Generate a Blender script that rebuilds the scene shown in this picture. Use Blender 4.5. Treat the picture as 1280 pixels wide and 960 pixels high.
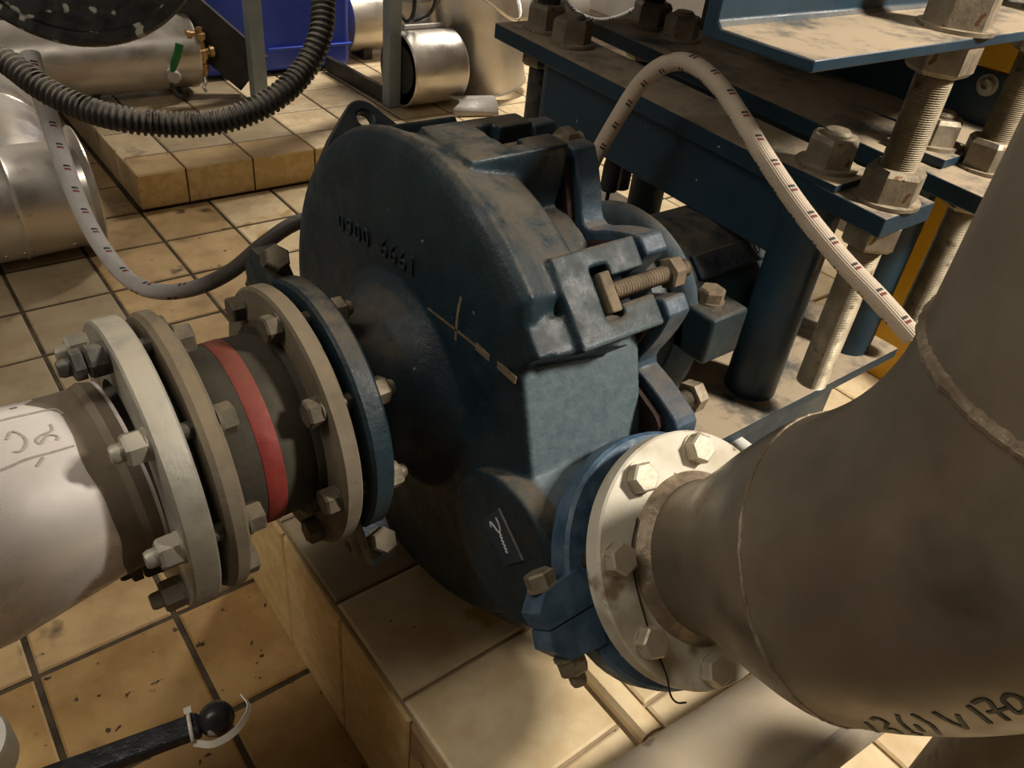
import bpy, bmesh, math, random
from mathutils import Vector, Matrix, Quaternion
random.seed(7)
for o in list(bpy.data.objects): bpy.data.objects.remove(o)
SC = bpy.context.scene
COL = SC.collection
PI = math.pi
# ------------------------------------------------------------------ camera
cam = bpy.data.cameras.new('camera'); cam.sensor_width = 36; cam.lens = 28.106
cam.clip_start = .02
co = bpy.data.objects.new('camera', cam); COL.objects.link(co)
RX = Vector((.790318, -.604295, .101117)); RY = Vector((.298662, .524063, .797596)); RZ = Vector((-.534975, -.600155, .594656))
m = Matrix((RX, RY, RZ)).transposed().to_4x4(); m.translation = Vector((0, 0, 1.36)); co.matrix_world = m
SC.camera = co
# ------------------------------------------------------------------ light
w = bpy.data.worlds.new('world'); SC.world = w; w.use_nodes = True
w.node_tree.nodes['Background'].inputs[0].default_value = (1, .93, .84, 1)
w.node_tree.nodes['Background'].inputs[1].default_value = .06
def lamp(name, loc, target, power, sx, sy, col=(1, .915, .79)):
    l = bpy.data.lights.new(name, 'AREA'); l.shape = 'RECTANGLE'; l.size = sx; l.size_y = sy; l.energy = power; l.color = col
    o = bpy.data.objects.new(name, l); COL.objects.link(o); o.location = loc
    o.rotation_euler = (Vector(target) - Vector(loc)).to_track_quat('-Z', 'Y').to_euler()
lamp('lamp_right', (1.8, -.72, 2.35), (.75, .45, .6), 68, .22, .4)
lamp('lamp_back', (3.2, 3.75, 3.0), (2.8, 3.6, 0), 92, .3, 1.2)
lamp('lamp_left', (-1.05, 1.0, 2.7), (.2, .9, .2), 20, .4, 1.8)
vs = SC.view_settings; vs.view_transform = 'Standard'; vs.look = 'None'; vs.exposure = 0.27; vs.gamma = 1; vs.use_curve_mapping = False
# ------------------------------------------------------------------ materials
def mat(name, c1, c2, scale=8, rough=.6, metal=0, bump=.15, bscale=60, dust=None, specks=(), rnd=0, contrast=(.35, .65), spec=.4, coords='Object'):
    M = bpy.data.materials.new(name); M.use_nodes = True; t = M.node_tree; N = t.nodes; L = t.links
    b = N['Principled BSDF']; b.inputs['Metallic'].default_value = metal
    b.inputs['Specular IOR Level'].default_value = spec
    tc = N.new('ShaderNodeTexCoord'); vec = tc.outputs[coords]
    if rnd:      # alike pieces share one mesh, so shift the pattern per piece
        oi_ = N.new('ShaderNodeObjectInfo'); va = N.new('ShaderNodeVectorMath'); va.operation = 'MULTIPLY_ADD'
        L.new(oi_.outputs['Random'], va.inputs[0]); va.inputs[1].default_value = (37, 91, 53); L.new(vec, va.inputs[2]); vec = va.outputs[0]
    def noise(s, d=6, r=.6, dist=0):
        n = N.new('ShaderNodeTexNoise'); n.inputs['Scale'].default_value = s; n.inputs['Detail'].default_value = d
        n.inputs['Roughness'].default_value = r; n.inputs['Distortion'].default_value = dist; L.new(vec, n.inputs['Vector']); return n.outputs['Fac']
    def rng(x, a, bb, lo=0., hi=1.):
        n = N.new('ShaderNodeMapRange'); L.new(x, n.inputs[0]); n.inputs[1].default_value = a; n.inputs[2].default_value = bb
        n.inputs[3].default_value = lo; n.inputs[4].default_value = hi; n.interpolation_type = 'SMOOTHSTEP'; return n.outputs[0]
    def mix(f, a, bb):
        n = N.new('ShaderNodeMix'); n.data_type = 'RGBA'
        if f is not None: L.new(f, n.inputs[0])
        for k, v in ((6, a), (7, bb)):
            if isinstance(v, tuple): n.inputs[k].default_value = (*v, 1)
            else: L.new(v, n.inputs[k])
        return n.outputs[2]
    def mul(a, bb):
        n = N.new('ShaderNodeMath'); n.operation = 'MULTIPLY'; L.new(a, n.inputs[0])
        if isinstance(bb, float): n.inputs[1].default_value = bb
        else: L.new(bb, n.inputs[1])
        return n.outputs[0]
    col = mix(rng(noise(scale), *contrast), c1, c2)
    rf = rng(noise(scale * 2.3), .3, .7, max(rough - .12, .05), min(rough + .12, 1))
    for (sc, ss, thr, soft) in specks:
        col = mix(rng(noise(ss, 3, .5), thr, thr + soft), col, sc)
    if dust:
        dc, lo, hi, amt = dust
        g = N.new('ShaderNodeNewGeometry'); s = N.new('ShaderNodeSeparateXYZ'); L.new(g.outputs['Normal'], s.inputs[0])
        f = mul(mul(rng(s.outputs[2], lo, hi), rng(noise(scale * 1.7, 8, .7), .28, .62)), float(amt))
        col = mix(f, col, dc)
        n = N.new('ShaderNodeMix'); n.data_type = 'FLOAT'; L.new(f, n.inputs[0]); L.new(rf, n.inputs[2]); n.inputs[3].default_value = .95; rf = n.outputs[0]
        if metal:
            n = N.new('ShaderNodeMath'); n.operation = 'MULTIPLY_ADD'; L.new(f, n.inputs[0]); n.inputs[1].default_value = -metal; n.inputs[2].default_value = metal; L.new(n.outputs[0], b.inputs['Metallic'])
    if rnd:
        oi = N.new('ShaderNodeObjectInfo'); h = N.new('ShaderNodeHueSaturation'); L.new(col, h.inputs['Color'])
        L.new(rng(oi.outputs['Random'], 0, 1, 1 - rnd, 1 + rnd), h.inputs['Value']); col = h.outputs[0]
    L.new(col, b.inputs['Base Color']); L.new(rf, b.inputs['Roughness'])
    if bump:
        bp = N.new('ShaderNodeBump'); bp.inputs['Strength'].default_value = bump; bp.inputs['Distance'].default_value = .004
        L.new(noise(bscale, 5, .6), bp.inputs['Height']); L.new(bp.outputs[0], b.inputs['Normal'])
    return M
DUST = (.24, .185, .12)
MT = {}
MT['tile'] = mat('tile', (.40, .265, .125), (.50, .35, .175), 9, .5, 0, .12, 90, None, [((.24, .155, .075), 5, .54, .2), ((.10, .065, .035), 7, .64, .08), ((.10, .06, .03), 46, .70, .03)], .12)
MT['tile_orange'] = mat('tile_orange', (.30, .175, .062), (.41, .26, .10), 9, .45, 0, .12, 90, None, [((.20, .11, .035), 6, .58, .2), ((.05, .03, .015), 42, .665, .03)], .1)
MT['tile_brown'] = mat('tile_brown', (.20, .085, .025), (.34, .17, .055), 7, .35, 0, .12, 90, None, [((.10, .04, .012), 5, .55, .15), ((.05, .03, .015), 46, .69, .03)], .08)  # darker, redder brown variant for the floor tiles nearest the plinth
MT['tile_grey'] = mat('tile_grey', (.33, .25, .15), (.43, .34, .215), 7, .55, 0, .12, 90, None, [((.20, .14, .08), 6, .60, .12)], .1)
MT['tile_pale'] = mat('tile_pale', (.62, .47, .27), (.74, .60, .38), 16, .5, 0, .12, 90, None, [((.50, .33, .13), 9, .62, .1), ((.2, .13, .07), 60, .72, .03)], .07)
MT['tile_yellow'] = mat('tile_yellow', (.58, .40, .165), (.68, .50, .25), 32, .4, 0, .1, 90, None, [((.60, .44, .20), 12, .5, .2)], .06, (.42, .58))
MT['grout'] = mat('grout', (.035, .024, .013), (.085, .06, .035), 12, .9, 0, .3, 120)
MT['grout_pale'] = mat('grout_pale', (.25, .18, .105), (.36, .28, .18), 12, .9, 0, .3, 120)
MT['blue_cast'] = mat('blue_cast', (.0066, .017, .024), (.0105, .026, .036), 14, .5, 0, .3, 150, ((.105, .085, .06), .58, .97, .85), [((.13, .10, .06), 26, .755, .05), ((.15, .18, .18), 95, .735, .03)])
MT['blue_scuffed'] = mat('blue_scuffed', (.060, .085, .095), (.115, .145, .150), 18, .6, 0, .3, 150, None, [((.26, .29, .28), 75, .66, .06)])
MT['blue_paint'] = mat('blue_paint', (.010, .028, .046), (.014, .038, .060), 5, .45, 0, .12, 120, ((.40, .315, .215), .6, .97, 1.25), [((.30, .27, .22), 70, .74, .03)])
MT['blue_chip'] = mat('blue_chip', (.022, .044, .068), (.042, .072, .105), 22, .5, 0, .25, 140, ((.16, .12, .08), .6, .98, .6), [((.12, .055, .03), 26, .72, .05), ((.28, .29, .29), 90, .74, .04)])
MT['blue_ring'] = mat('blue_ring', (.03, .065, .11), (.08, .135, .20), 22, .5, 0, .25, 140, None, [((.16, .055, .03), 26, .69, .05), ((.3, .31, .31), 90, .74, .04)])
MT['blue_dull'] = mat('blue_dull', (.06, .085, .105), (.10, .135, .155), 22, .5, 0, .25, 140, (DUST, .5, .95, .7), [((.2, .2, .19), 60, .70, .05)])
MT['rust'] = mat('rust', (.018, .010, .008), (.04, .020, .013), 30, .9, 0, .4, 140)
MT['galv'] = mat('galv', (.33, .31, .265), (.45, .43, .37), 12, .5, .55, .15, 100, ((.42, .36, .27), .5, .95, .6), [((.16, .13, .10), 50, .70, .05)])
MT['galv_dusty'] = mat('galv_dusty', (.125, .10, .068), (.18, .15, .105), 14, .75, .15, .15, 110, ((.20, .155, .095), .3, .9, .8), [((.10, .075, .05), 30, .66, .07)])
MT['white_flange'] = mat('white_flange', (.56, .52, .42), (.64, .60, .50), 14, .62, .05, .12, 100, None, [((.42, .36, .25), 12, .50, .2), ((.27, .2, .12), 18, .62, .1), ((.22, .17, .1), 50, .68, .04)])
MT['bolt'] = mat('bolt', (.20, .165, .12), (.31, .265, .195), 30, .55, .5, .2, 160, ((.42, .34, .23), .6, .97, .7), [((.16, .08, .035), 60, .64, .06)])
MT['bolt_pale'] = mat('bolt_pale', (.42, .37, .28), (.54, .48, .37), 30, .5, .45, .15, 160, None, [((.22, .15, .09), 70, .66, .06)])
MT['bolt_dark'] = mat('bolt_dark', (.035, .033, .028), (.08, .072, .058), 30, .5, .4, .2, 160, ((.32, .29, .23), .6, .97, .4))
MT['bolt_sand'] = mat('bolt_sand', (.125, .095, .062), (.21, .16, .105), 30, .85, .1, .3, 160)
MT['bolt_dusty'] = mat('bolt_dusty', (.070, .058, .040), (.12, .10, .07), 30, .7, .15, .2, 160, ((.17, .135, .085), .4, .95, .7))
MT['stud'] = mat('stud', (.30, .25, .17), (.42, .36, .26), 24, .5, .5, 0, 160, None, [((.14, .10, .06), 30, .60, .1)])
MT['steel'] = mat('steel', (.185, .150, .108), (.265, .225, .17), 5, .45, .5, .06, 80, ((.36, .30, .22), .75, 1., .6), [((.105, .085, .06), 7, .54, .2), ((.14, .075, .035), 14, .68, .08), ((.5, .47, .4), 120, .80, .02)])
MT['weld'] = mat('weld', (.20, .15, .10), (.36, .29, .21), 30, .5, .5, .5, 90)
MT['bright_pipe'] = mat('bright_pipe', (.78, .72, .675), (.86, .80, .76), 6, .34, .3, .06, 60, None, [((.40, .29, .18), 16, .68, .06), ((.2, .16, .12), 60, .745, .03)])
MT['dull_pipe'] = mat('dull_pipe', (.16, .125, .085), (.24, .195, .14), 8, .6, .3, .1, 80, None, [((.1, .075, .05), 20, .62, .1)])
MT['cladding'] = mat('cladding', (.58, .535, .48), (.68, .64, .59), 3, .36, .8, 0, 20)
MT['cladding_matt'] = mat('cladding_matt', (.40, .37, .34), (.46, .43, .40), 40, .65, .2, .1, 200)
MT['rubber'] = mat('rubber', (.026, .022, .015), (.05, .042, .028), 12, .8, 0, .2, 120, ((.07, .058, .038), .3, 1, .5), [((.07, .07, .032), 30, .68, .06)])
MT['red'] = mat('red', (.15, .018, .014), (.20, .026, .02), 18, .6, 0, .15, 120, ((.15, .065, .04), .5, 1, .7))
MT['black'] = mat('black', (.010, .010, .009), (.024, .022, .018), 12, .4, 0, .2, 60, None, [((.36, .35, .30), 24, .61, .06), ((.10, .095, .08), 9, .58, .15)])
MT['black_plain'] = mat('black_plain', (.010, .010, .011), (.022, .021, .02), 12, .5, 0, .1, 120)
MT['corrugated'] = mat('corrugated', (.018, .017, .016), (.04, .038, .034), 20, .5, 0, .15, 120, ((.36, .32, .27), .2, .95, .95))
MT['lever'] = mat('lever', (.016, .019, .024), (.045, .05, .058), 30, .38, .1, .5, 70, None, [((.62, .6, .56), 38, .70, .04)])
MT['ball'] = mat('ball', (.014, .015, .016), (.03, .03, .03), 20, .22, .1, .25, 60, None, [((.42, .40, .37), 36, .66, .04)])
MT['plastic_white'] = mat('plastic_white', (.66, .62, .53), (.72, .68, .6), 20, .35, 0, .05, 80)
MT['pale_paint'] = mat('pale_paint', (.70, .70, .64), (.78, .77, .70), 20, .5, 0, .15, 90, None, [((.3, .28, .24), 30, .68, .06)])
MT['yellow'] = mat('yellow', (.62, .33, .008), (.68, .38, .014), 10, .4, 0, .05, 90, None, [((.25, .13, .03), 40, .74, .05)])
MT['blue_tank'] = mat('blue_tank', (.035, .070, .46), (.045, .085, .52), 10, .4, 0, .06, 60, None, [((.2, .24, .5), 70, .77, .03)])
MT['grey_paint'] = mat('grey_paint', (.21, .25, .27), (.25, .295, .32), 10, .5, 0, .05, 90, None, [((.1, .09, .08), 40, .72, .05)])
MT['dark_paint'] = mat('dark_paint', (.022, .021, .018), (.04, .037, .032), 10, .6, 0, .08, 90)
MT['brass'] = mat('brass', (.35, .22, .085), (.48, .33, .15), 25, .4, .8, .1, 90)
MT['green'] = mat('green', (.008, .11, .022), (.012, .16, .035), 18, .45, 0, .05, 90)
MT['wall'] = mat('wall', (.22, .20, .17), (.27, .245, .21), 3, .85, 0, .05, 60)
MT['wall_white'] = mat('wall_white', (.70, .68, .63), (.75, .73, .68), 3, .85, 0, .05, 60)
MT['low_clad'] = mat('low_clad', (.42, .36, .28), (.52, .46, .37), 9, .6, .2, .08, 60, ((.46, .37, .25), .5, 1, .7), [((.26, .2, .14), 22, .66, .06)])
MT['concrete'] = mat('concrete', (.60, .48, .30), (.70, .58, .39), 14, .8, 0, .3, 120, None, [((.4, .28, .15), 30, .68, .06)])
MT['ink'] = mat('ink', (.010, .009, .008), (.022, .02, .017), 30, .6, 0, 0)
MT['pencil'] = mat('pencil', (.32, .28, .25), (.42, .37, .33), 60, .7, 0, 0)
MT['white_print'] = mat('white_print', (.6, .64, .66), (.7, .74, .76), 60, .6, 0, 0)
def braid(name, base, dark, tick1, tick2, period, lanes, foot):
    M = bpy.data.materials.new(name); M.use_nodes = True; t = M.node_tree; N = t.nodes; L = t.links; b = N['Principled BSDF']
    b.inputs['Roughness'].default_value = .55
    uv = N.new('ShaderNodeTexCoord'); sp = N.new('ShaderNodeSeparateXYZ'); L.new(uv.outputs['UV'], sp.inputs[0])
    def mth(op, a, c=None, d=None):
        n = N.new('ShaderNodeMath'); n.operation = op
        for k, v in enumerate((a, c, d)):
            if v is None: continue
            if isinstance(v, (int, float)): n.inputs[k].default_value = v
            else: L.new(v, n.inputs[k])
        return n.outputs[0]
    u, v = sp.outputs[0], sp.outputs[1]
    # two crossing strand sets (u wraps once round the hose, v runs along it in metres)
    a = mth('SINE', mth('MULTIPLY', mth('ADD', mth('MULTIPLY', u, 1.0), mth('MULTIPLY', v, 18.)), 2 * PI * 14))
    c = mth('SINE', mth('MULTIPLY', mth('SUBTRACT', mth('MULTIPLY', u, 1.0), mth('MULTIPLY', v, 18.)), 2 * PI * 14))
    h = mth('MULTIPLY_ADD', mth('MULTIPLY', a, c), .5, .5)
    fv = mth('FRACT', mth('ADD', mth('DIVIDE', v, period), mth('MULTIPLY', u, 1.0)))
    fu = mth('FRACT', mth('MULTIPLY', u, lanes))
    inlane = mth('MULTIPLY', mth('LESS_THAN', fu, .33), 1.0)
    t1 = mth('MULTIPLY', inlane, mth('LESS_THAN', mth('ABSOLUTE', mth('SUBTRACT', fv, mth('MULTIPLY_ADD', fu, .2, .30))), .045))
    t2 = mth('MULTIPLY', inlane, mth('LESS_THAN', mth('ABSOLUTE', mth('SUBTRACT', fv, mth('MULTIPLY_ADD', fu, .2, .45))), .045))
    def mix(f, x, y):
        n = N.new('ShaderNodeMix'); n.data_type = 'RGBA'; L.new(f, n.inputs[0])
        for k, q in ((6, x), (7, y)):
            if isinstance(q, tuple): n.inputs[k].default_value = (*q, 1)
            else: L.new(q, n.inputs[k])
        return n.outputs[2]
    nz = N.new('ShaderNodeTexNoise'); nz.inputs['Scale'].default_value = 22; L.new(uv.outputs['Object'], nz.inputs['Vector'])
    col = mix(h, dark, base)
    dirt = N.new('ShaderNodeMapRange'); L.new(nz.outputs['Fac'], dirt.inputs[0]); dirt.inputs[1].default_value = .5; dirt.inputs[2].default_value = .75; dirt.inputs[4].default_value = .6
    col = mix(dirt.outputs[0], col, dark)
    col = mix(t1, col, tick1); col = mix(t2, col, tick2)
    if foot:   # the far end of this hose is a bare dark rubber hose
        f = N.new('ShaderNodeMapRange'); L.new(v, f.inputs[0]); f.inputs[1].default_value = foot; f.inputs[2].default_value = foot + .12
        col = mix(f.outputs[0], col, (.055, .045, .035))
    L.new(col, b.inputs['Base Color'])
    bp = N.new('ShaderNodeBump'); bp.inputs['Strength'].default_value = .5; bp.inputs['Distance'].default_value = .002
    L.new(h, bp.inputs['Height']); L.new(bp.outputs[0], b.inputs['Normal'])
    return M
MT['braid_cream'] = braid('braid_cream', (.62, .52, .41), (.42, .33, .24), (.02, .025, .02), (.16, .03, .025), .042, 3, 0)
MT['braid_white'] = braid('braid_white', (.60, .565, .545), (.36, .33, .31), (.015, .018, .03), (.20, .02, .03), .062, 3, .72)
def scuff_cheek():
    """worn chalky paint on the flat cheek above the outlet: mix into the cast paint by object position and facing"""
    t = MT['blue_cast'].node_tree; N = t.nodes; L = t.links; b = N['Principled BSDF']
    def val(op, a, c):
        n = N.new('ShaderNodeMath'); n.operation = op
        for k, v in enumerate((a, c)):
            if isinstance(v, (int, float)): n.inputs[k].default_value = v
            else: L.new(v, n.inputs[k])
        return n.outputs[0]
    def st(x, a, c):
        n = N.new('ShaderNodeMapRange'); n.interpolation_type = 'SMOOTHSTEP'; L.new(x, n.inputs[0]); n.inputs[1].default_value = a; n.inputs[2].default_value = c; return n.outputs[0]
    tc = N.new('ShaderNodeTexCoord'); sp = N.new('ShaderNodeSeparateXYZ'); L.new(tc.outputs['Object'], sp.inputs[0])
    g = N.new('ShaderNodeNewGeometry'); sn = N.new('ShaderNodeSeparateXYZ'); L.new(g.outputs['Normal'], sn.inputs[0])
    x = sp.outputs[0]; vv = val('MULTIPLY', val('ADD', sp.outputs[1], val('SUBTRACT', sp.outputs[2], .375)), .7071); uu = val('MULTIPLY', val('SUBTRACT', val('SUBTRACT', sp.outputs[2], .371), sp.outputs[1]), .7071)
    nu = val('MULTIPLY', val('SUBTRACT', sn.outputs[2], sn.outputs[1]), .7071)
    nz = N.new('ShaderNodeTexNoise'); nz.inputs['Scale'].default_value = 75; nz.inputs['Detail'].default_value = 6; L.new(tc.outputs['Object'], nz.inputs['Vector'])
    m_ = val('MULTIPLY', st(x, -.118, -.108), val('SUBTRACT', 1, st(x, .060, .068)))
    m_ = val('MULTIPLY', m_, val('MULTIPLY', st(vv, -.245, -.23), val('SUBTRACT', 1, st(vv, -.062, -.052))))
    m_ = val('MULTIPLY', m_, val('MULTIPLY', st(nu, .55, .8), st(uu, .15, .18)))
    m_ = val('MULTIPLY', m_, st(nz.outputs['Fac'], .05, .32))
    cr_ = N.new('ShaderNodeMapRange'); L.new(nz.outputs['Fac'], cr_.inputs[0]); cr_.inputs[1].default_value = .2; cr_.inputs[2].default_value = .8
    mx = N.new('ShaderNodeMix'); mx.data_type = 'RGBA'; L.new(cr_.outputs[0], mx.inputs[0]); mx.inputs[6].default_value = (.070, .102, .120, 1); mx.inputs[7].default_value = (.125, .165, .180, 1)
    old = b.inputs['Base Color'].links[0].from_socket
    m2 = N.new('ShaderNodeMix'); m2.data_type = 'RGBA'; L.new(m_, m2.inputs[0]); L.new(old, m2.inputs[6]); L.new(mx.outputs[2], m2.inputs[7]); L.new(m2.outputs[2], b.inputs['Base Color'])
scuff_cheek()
# ------------------------------------------------------------------ object helpers
X = Vector((1, 0, 0)); Y = Vector((0, 1, 0)); Z = Vector((0, 0, 1))
ROOT = {}
def thing(name, loc, label, cat, group=None, kind=None):
    o = bpy.data.objects.new(name, None); o.empty_display_size = .05; COL.objects.link(o); o.location = loc
    ROOT[o.name] = Vector(loc)
    if kind: o['kind'] = kind
    else: o['label'] = label; o['category'] = cat
    if group: o['group'] = group
    return o
def link(me, name, parent=None, label=None, cat=None, bev=0, seg=2, kind=None):
    o = bpy.data.objects.new(name, me); COL.objects.link(o)
    if parent: o.parent = parent
    if label: o['label'] = label
    if cat: o['category'] = cat
    if kind: o['kind'] = kind
    if bev:
        md = o.modifiers.new('bevel', 'BEVEL'); md.width = bev; md.segments = seg; md.limit_method = 'ANGLE'; md.angle_limit = math.radians(35)
    return o
def obj(name, bm, m, parent=None, label=None, cat=None, bev=0, seg=2, smooth=32, kind=None, origin=None):
    L = ROOT[parent.name] if parent else (Vector(origin) if origin else Vector((0, 0, 0)))
    bmesh.ops.recalc_face_normals(bm, faces=bm.faces)
    bmesh.ops.translate(bm, verts=bm.verts, vec=-L)
    me = bpy.data.meshes.new(name); bm.to_mesh(me); bm.free()
    me.materials.append(MT[m] if isinstance(m, str) else m)
    if smooth:
        me.shade_smooth(); me.set_sharp_from_angle(angle=math.radians(smooth))
    o = link(me, name, parent, label, cat, bev, seg, kind)
    ROOT[o.name] = L
    if not parent: o.location = L
    return o
def place(name, me, parent, pos, axis, spin=0, label=None):
    """a linked copy of a shared mesh whose local +Z goes along axis"""
    o = link(me, name, parent, label)
    q = Z.rotation_difference(Vector(axis).normalized()) @ Quaternion(Z, spin)
    o.rotation_mode = 'QUATERNION'; o.rotation_quaternion = q
    o.location = Vector(pos) - ROOT[parent.name]
    ROOT[o.name] = ROOT[parent.name]
    return o
BM = bmesh.new
def frame(a):
    a = Vector(a).normalized()
    h = Z if abs(a.z) < .9 else X
    e1 = a.cross(h).normalized(); return e1, a.cross(e1).normalized(), a
def lathe(bm, o, a, prof, seg=48, cap=True):
    e1, e2, a = frame(a); o = Vector(o); rings = []
    for s, r in prof:
        if r < 1e-6: rings.append([bm.verts.new(o + a * s)])
        else: rings.append([bm.verts.new(o + a * s + (e1 * math.cos(2 * PI * k / seg) + e2 * math.sin(2 * PI * k / seg)) * r) for k in range(seg)])
    for A_, B_ in zip(rings, rings[1:]):
        for k in range(seg):
            j = (k + 1) % seg
            if len(A_) == 1 and len(B_) == 1: continue
            if len(A_) == 1: bm.faces.new((A_[0], B_[k], B_[j]))
            elif len(B_) == 1: bm.faces.new((A_[k], A_[j], B_[0]))
            else: bm.faces.new((A_[k], A_[j], B_[j], B_[k]))
    if cap:
        for r in (rings[0], rings[-1]):
            if len(r) > 1: bm.faces.new(r)
def ringlathe(bm, o, a, prof, seg=48):
    lathe(bm, o, a, list(prof) + [prof[0]], seg, cap=False)
    bmesh.ops.remove_doubles(bm, verts=bm.verts, dist=1e-6)
def box(bm, c, h, ax=(X, Y, Z)):
    c = Vector(c); vs_ = []
    for i in (-1, 1):
        for j in (-1, 1):
            for k in (-1, 1): vs_.append(bm.verts.new(c + ax[0] * (i * h[0]) + ax[1] * (j * h[1]) + ax[2] * (k * h[2])))
    for f in ((0, 1, 3, 2), (4, 6, 7, 5), (0, 4, 5, 1), (2, 3, 7, 6), (0, 2, 6, 4), (1, 5, 7, 3)): bm.faces.new([vs_[i] for i in f])
def bb(bm, lo, hi):
    lo = Vector(lo); hi = Vector(hi); box(bm, (lo + hi) / 2, (hi - lo) / 2)
def prism(bm, pts, vec):
    vec = Vector(vec); a = [bm.verts.new(Vector(p)) for p in pts]; b = [bm.verts.new(Vector(p) + vec) for p in pts]
    n = len(a); bm.faces.new(a); bm.faces.new(b[::-1])
    for k in range(n): bm.faces.new((a[k], b[k], b[(k + 1) % n], a[(k + 1) % n]))
def spline(pts, n):
    P = [Vector(p) for p in pts]; P = [2 * P[0] - P[1]] + P + [2 * P[-1] - P[-2]]; out = []
    m_ = len(P) - 3
    for i in range(n + 1):
        t = i / n * m_; k = min(int(t), m_ - 1); t -= k; a, b, c, d = P[k:k + 4]
        out.append(.5 * ((2 * b) + (c - a) * t + (2 * a - 5 * b + 4 * c - d) * t * t + (3 * b - a - 3 * c + d) * t ** 3))
    return out
def resample(P, n):
    s = [0]
    for a, b in zip(P, P[1:]): s.append(s[-1] + (b - a).length)
    out = []; j = 0
    for i in range(n + 1):
        t = s[-1] * i / n
        while j < len(s) - 2 and s[j + 1] < t: j += 1
        f = (t - s[j]) / max(s[j + 1] - s[j], 1e-9); out.append(P[j].lerp(P[j + 1], min(max(f, 0), 1)))
    return out, s[-1]
def tube(bm, P, r, seg=16, cap=True):
    """tube along points; r is a number or function of index; uv: u round, v length in metres"""
    uvl = bm.loops.layers.uv.verify(); t0 = (P[1] - P[0]).normalized(); e1, e2, _ = frame(t0); rings = []; ln = [0]
    for a, b in zip(P, P[1:]): ln.append(ln[-1] + (b - a).length)
    for i, p in enumerate(P):
        t = (P[min(i + 1, len(P) - 1)] - P[max(i - 1, 0)]).normalized()
        q = t0.rotation_difference(t); e1 = q @ e1; e2 = q @ e2; t0 = t
        rr = r(i) if callable(r) else r
        rings.append([bm.verts.new(p + (e1 * math.cos(2 * PI * k / seg) + e2 * math.sin(2 * PI * k / seg)) * rr) for k in range(seg)])
    for i in range(len(P) - 1):
        for k in range(seg):
            j = (k + 1) % seg
            f = bm.faces.new((rings[i][k], rings[i][j], rings[i + 1][j], rings[i + 1][k]))
            for l, (uu, vv) in zip(f.loops, ((k, i), (k + 1, i), (k + 1, i + 1), (k, i + 1))): l[uvl].uv = (uu / seg, ln[vv])
    if cap: bm.faces.new(rings[0][::-1]); bm.faces.new(rings[-1])
def mesh_of(bm, m, name, smooth=32):
    bmesh.ops.recalc_face_normals(bm, faces=bm.faces)
    me = bpy.data.meshes.new(name); bm.to_mesh(me); bm.free(); me.materials.append(MT[m])
    if smooth: me.shade_smooth(); me.set_sharp_from_angle(angle=math.radians(smooth))
    return me
def hexa(bm, z0, h, af, cham=True, o=(0, 0, 0)):
    R_ = af / math.sqrt(3); o = Vector(o)
    def ring(z, r): return [bm.verts.new(o + Vector((r * math.cos(k * PI / 3), r * math.sin(k * PI / 3), z))) for k in range(6)]
    rs = [ring(z0, R_), ring(z0 + h * .84, R_), ring(z0 + h, R_ * .86)] if cham else [ring(z0, R_), ring(z0 + h, R_)]
    for a, b in zip(rs, rs[1:]):
        for k in range(6): bm.faces.new((a[k], a[(k + 1) % 6], b[(k + 1) % 6], b[k]))
    bm.faces.new(rs[0][::-1]); bm.faces.new(rs[-1])
def bolt_mesh(af, h, wr, m, stub=0, wt=.003, shank=0, nut2=0):
    bm = BM()
    if wr: lathe(bm, (0, 0, 0), Z, [(0, wr), (wt, wr)], 24)
    hexa(bm, wt if wr else 0, h, af)
    if nut2: hexa(bm, wt + h + .002, nut2, af * .93)
    if stub:
        z0 = wt + h + (nut2 + .002 if nut2 else 0)
        lathe(bm, (0, 0, z0 - .004), Z, [(0, af * .32), (stub, af * .32), (stub + .004, af * .26)], 16)
    if shank: lathe(bm, (0, 0, -shank), Z, [(0, af * .33), (shank, af * .33)], 14)
    return mesh_of(bm, m, 'bolt')
# ------------------------------------------------------------------ setting
GX, GY, PX, PY = .181, 1.104, .2455, .2529      # floor tile grid (a joint crossing and the pitches)
fl = BM(); bb(fl, (-2.4, -2.6, -.08), (4.4, 5.2, -.004))
floor = obj('floor', fl, 'grout', kind='structure', smooth=0)
def tilemesh(sx, sy, h, m, name='tile'):
    bm = BM(); b = .004
    lo = [(-sx / 2, -sy / 2), (sx / 2, -sy / 2), (sx / 2, sy / 2), (-sx / 2, sy / 2)]
    r0 = [bm.verts.new((x, y, -h)) for x, y in lo]; r1 = [bm.verts.new((x, y, -b * .7)) for x, y in lo]
    r2 = [bm.verts.new((x - math.copysign(b, x), y - math.copysign(b, y), 0)) for x, y in lo]
    for a, c in ((r0, r1), (r1, r2)):
        for k in range(4): bm.faces.new((a[k], a[(k + 1) % 4], c[(k + 1) % 4], c[k]))
    bm.faces.new(r2); bm.faces.new(r0[::-1])
    return mesh_of(bm, m, name, 0)
FT = {k: tilemesh(PX - .011, PY - .011, .012, k) for k in ('tile', 'tile_orange', 'tile_brown', 'tile_grey', 'tile_pale')}
for i in range(-5, 15):
    for j in range(-4, 13):
        x = GX + (i + .5) * PX; y = GY + (j + .5) * PY
        if x > .34 and y < 1.3: continue
        if x > .75 and y > 2.95: continue
        if x < -.8 and y < .9: continue
        if x > 3.2 and y < 2.2: continue
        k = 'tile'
        if x > 0 and y < .62: k = 'tile_brown'
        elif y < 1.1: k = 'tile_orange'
        elif x < .5 and y > 1.9: k = 'tile_grey'
        elif x > .9: k = 'tile_pale'
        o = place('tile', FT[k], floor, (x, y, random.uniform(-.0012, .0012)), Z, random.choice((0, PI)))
def wall(name, lo, hi, m_='wall'):
    bm = BM(); bb(bm, lo, hi); obj(name, bm, m_, kind='structure', smooth=0)
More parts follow.
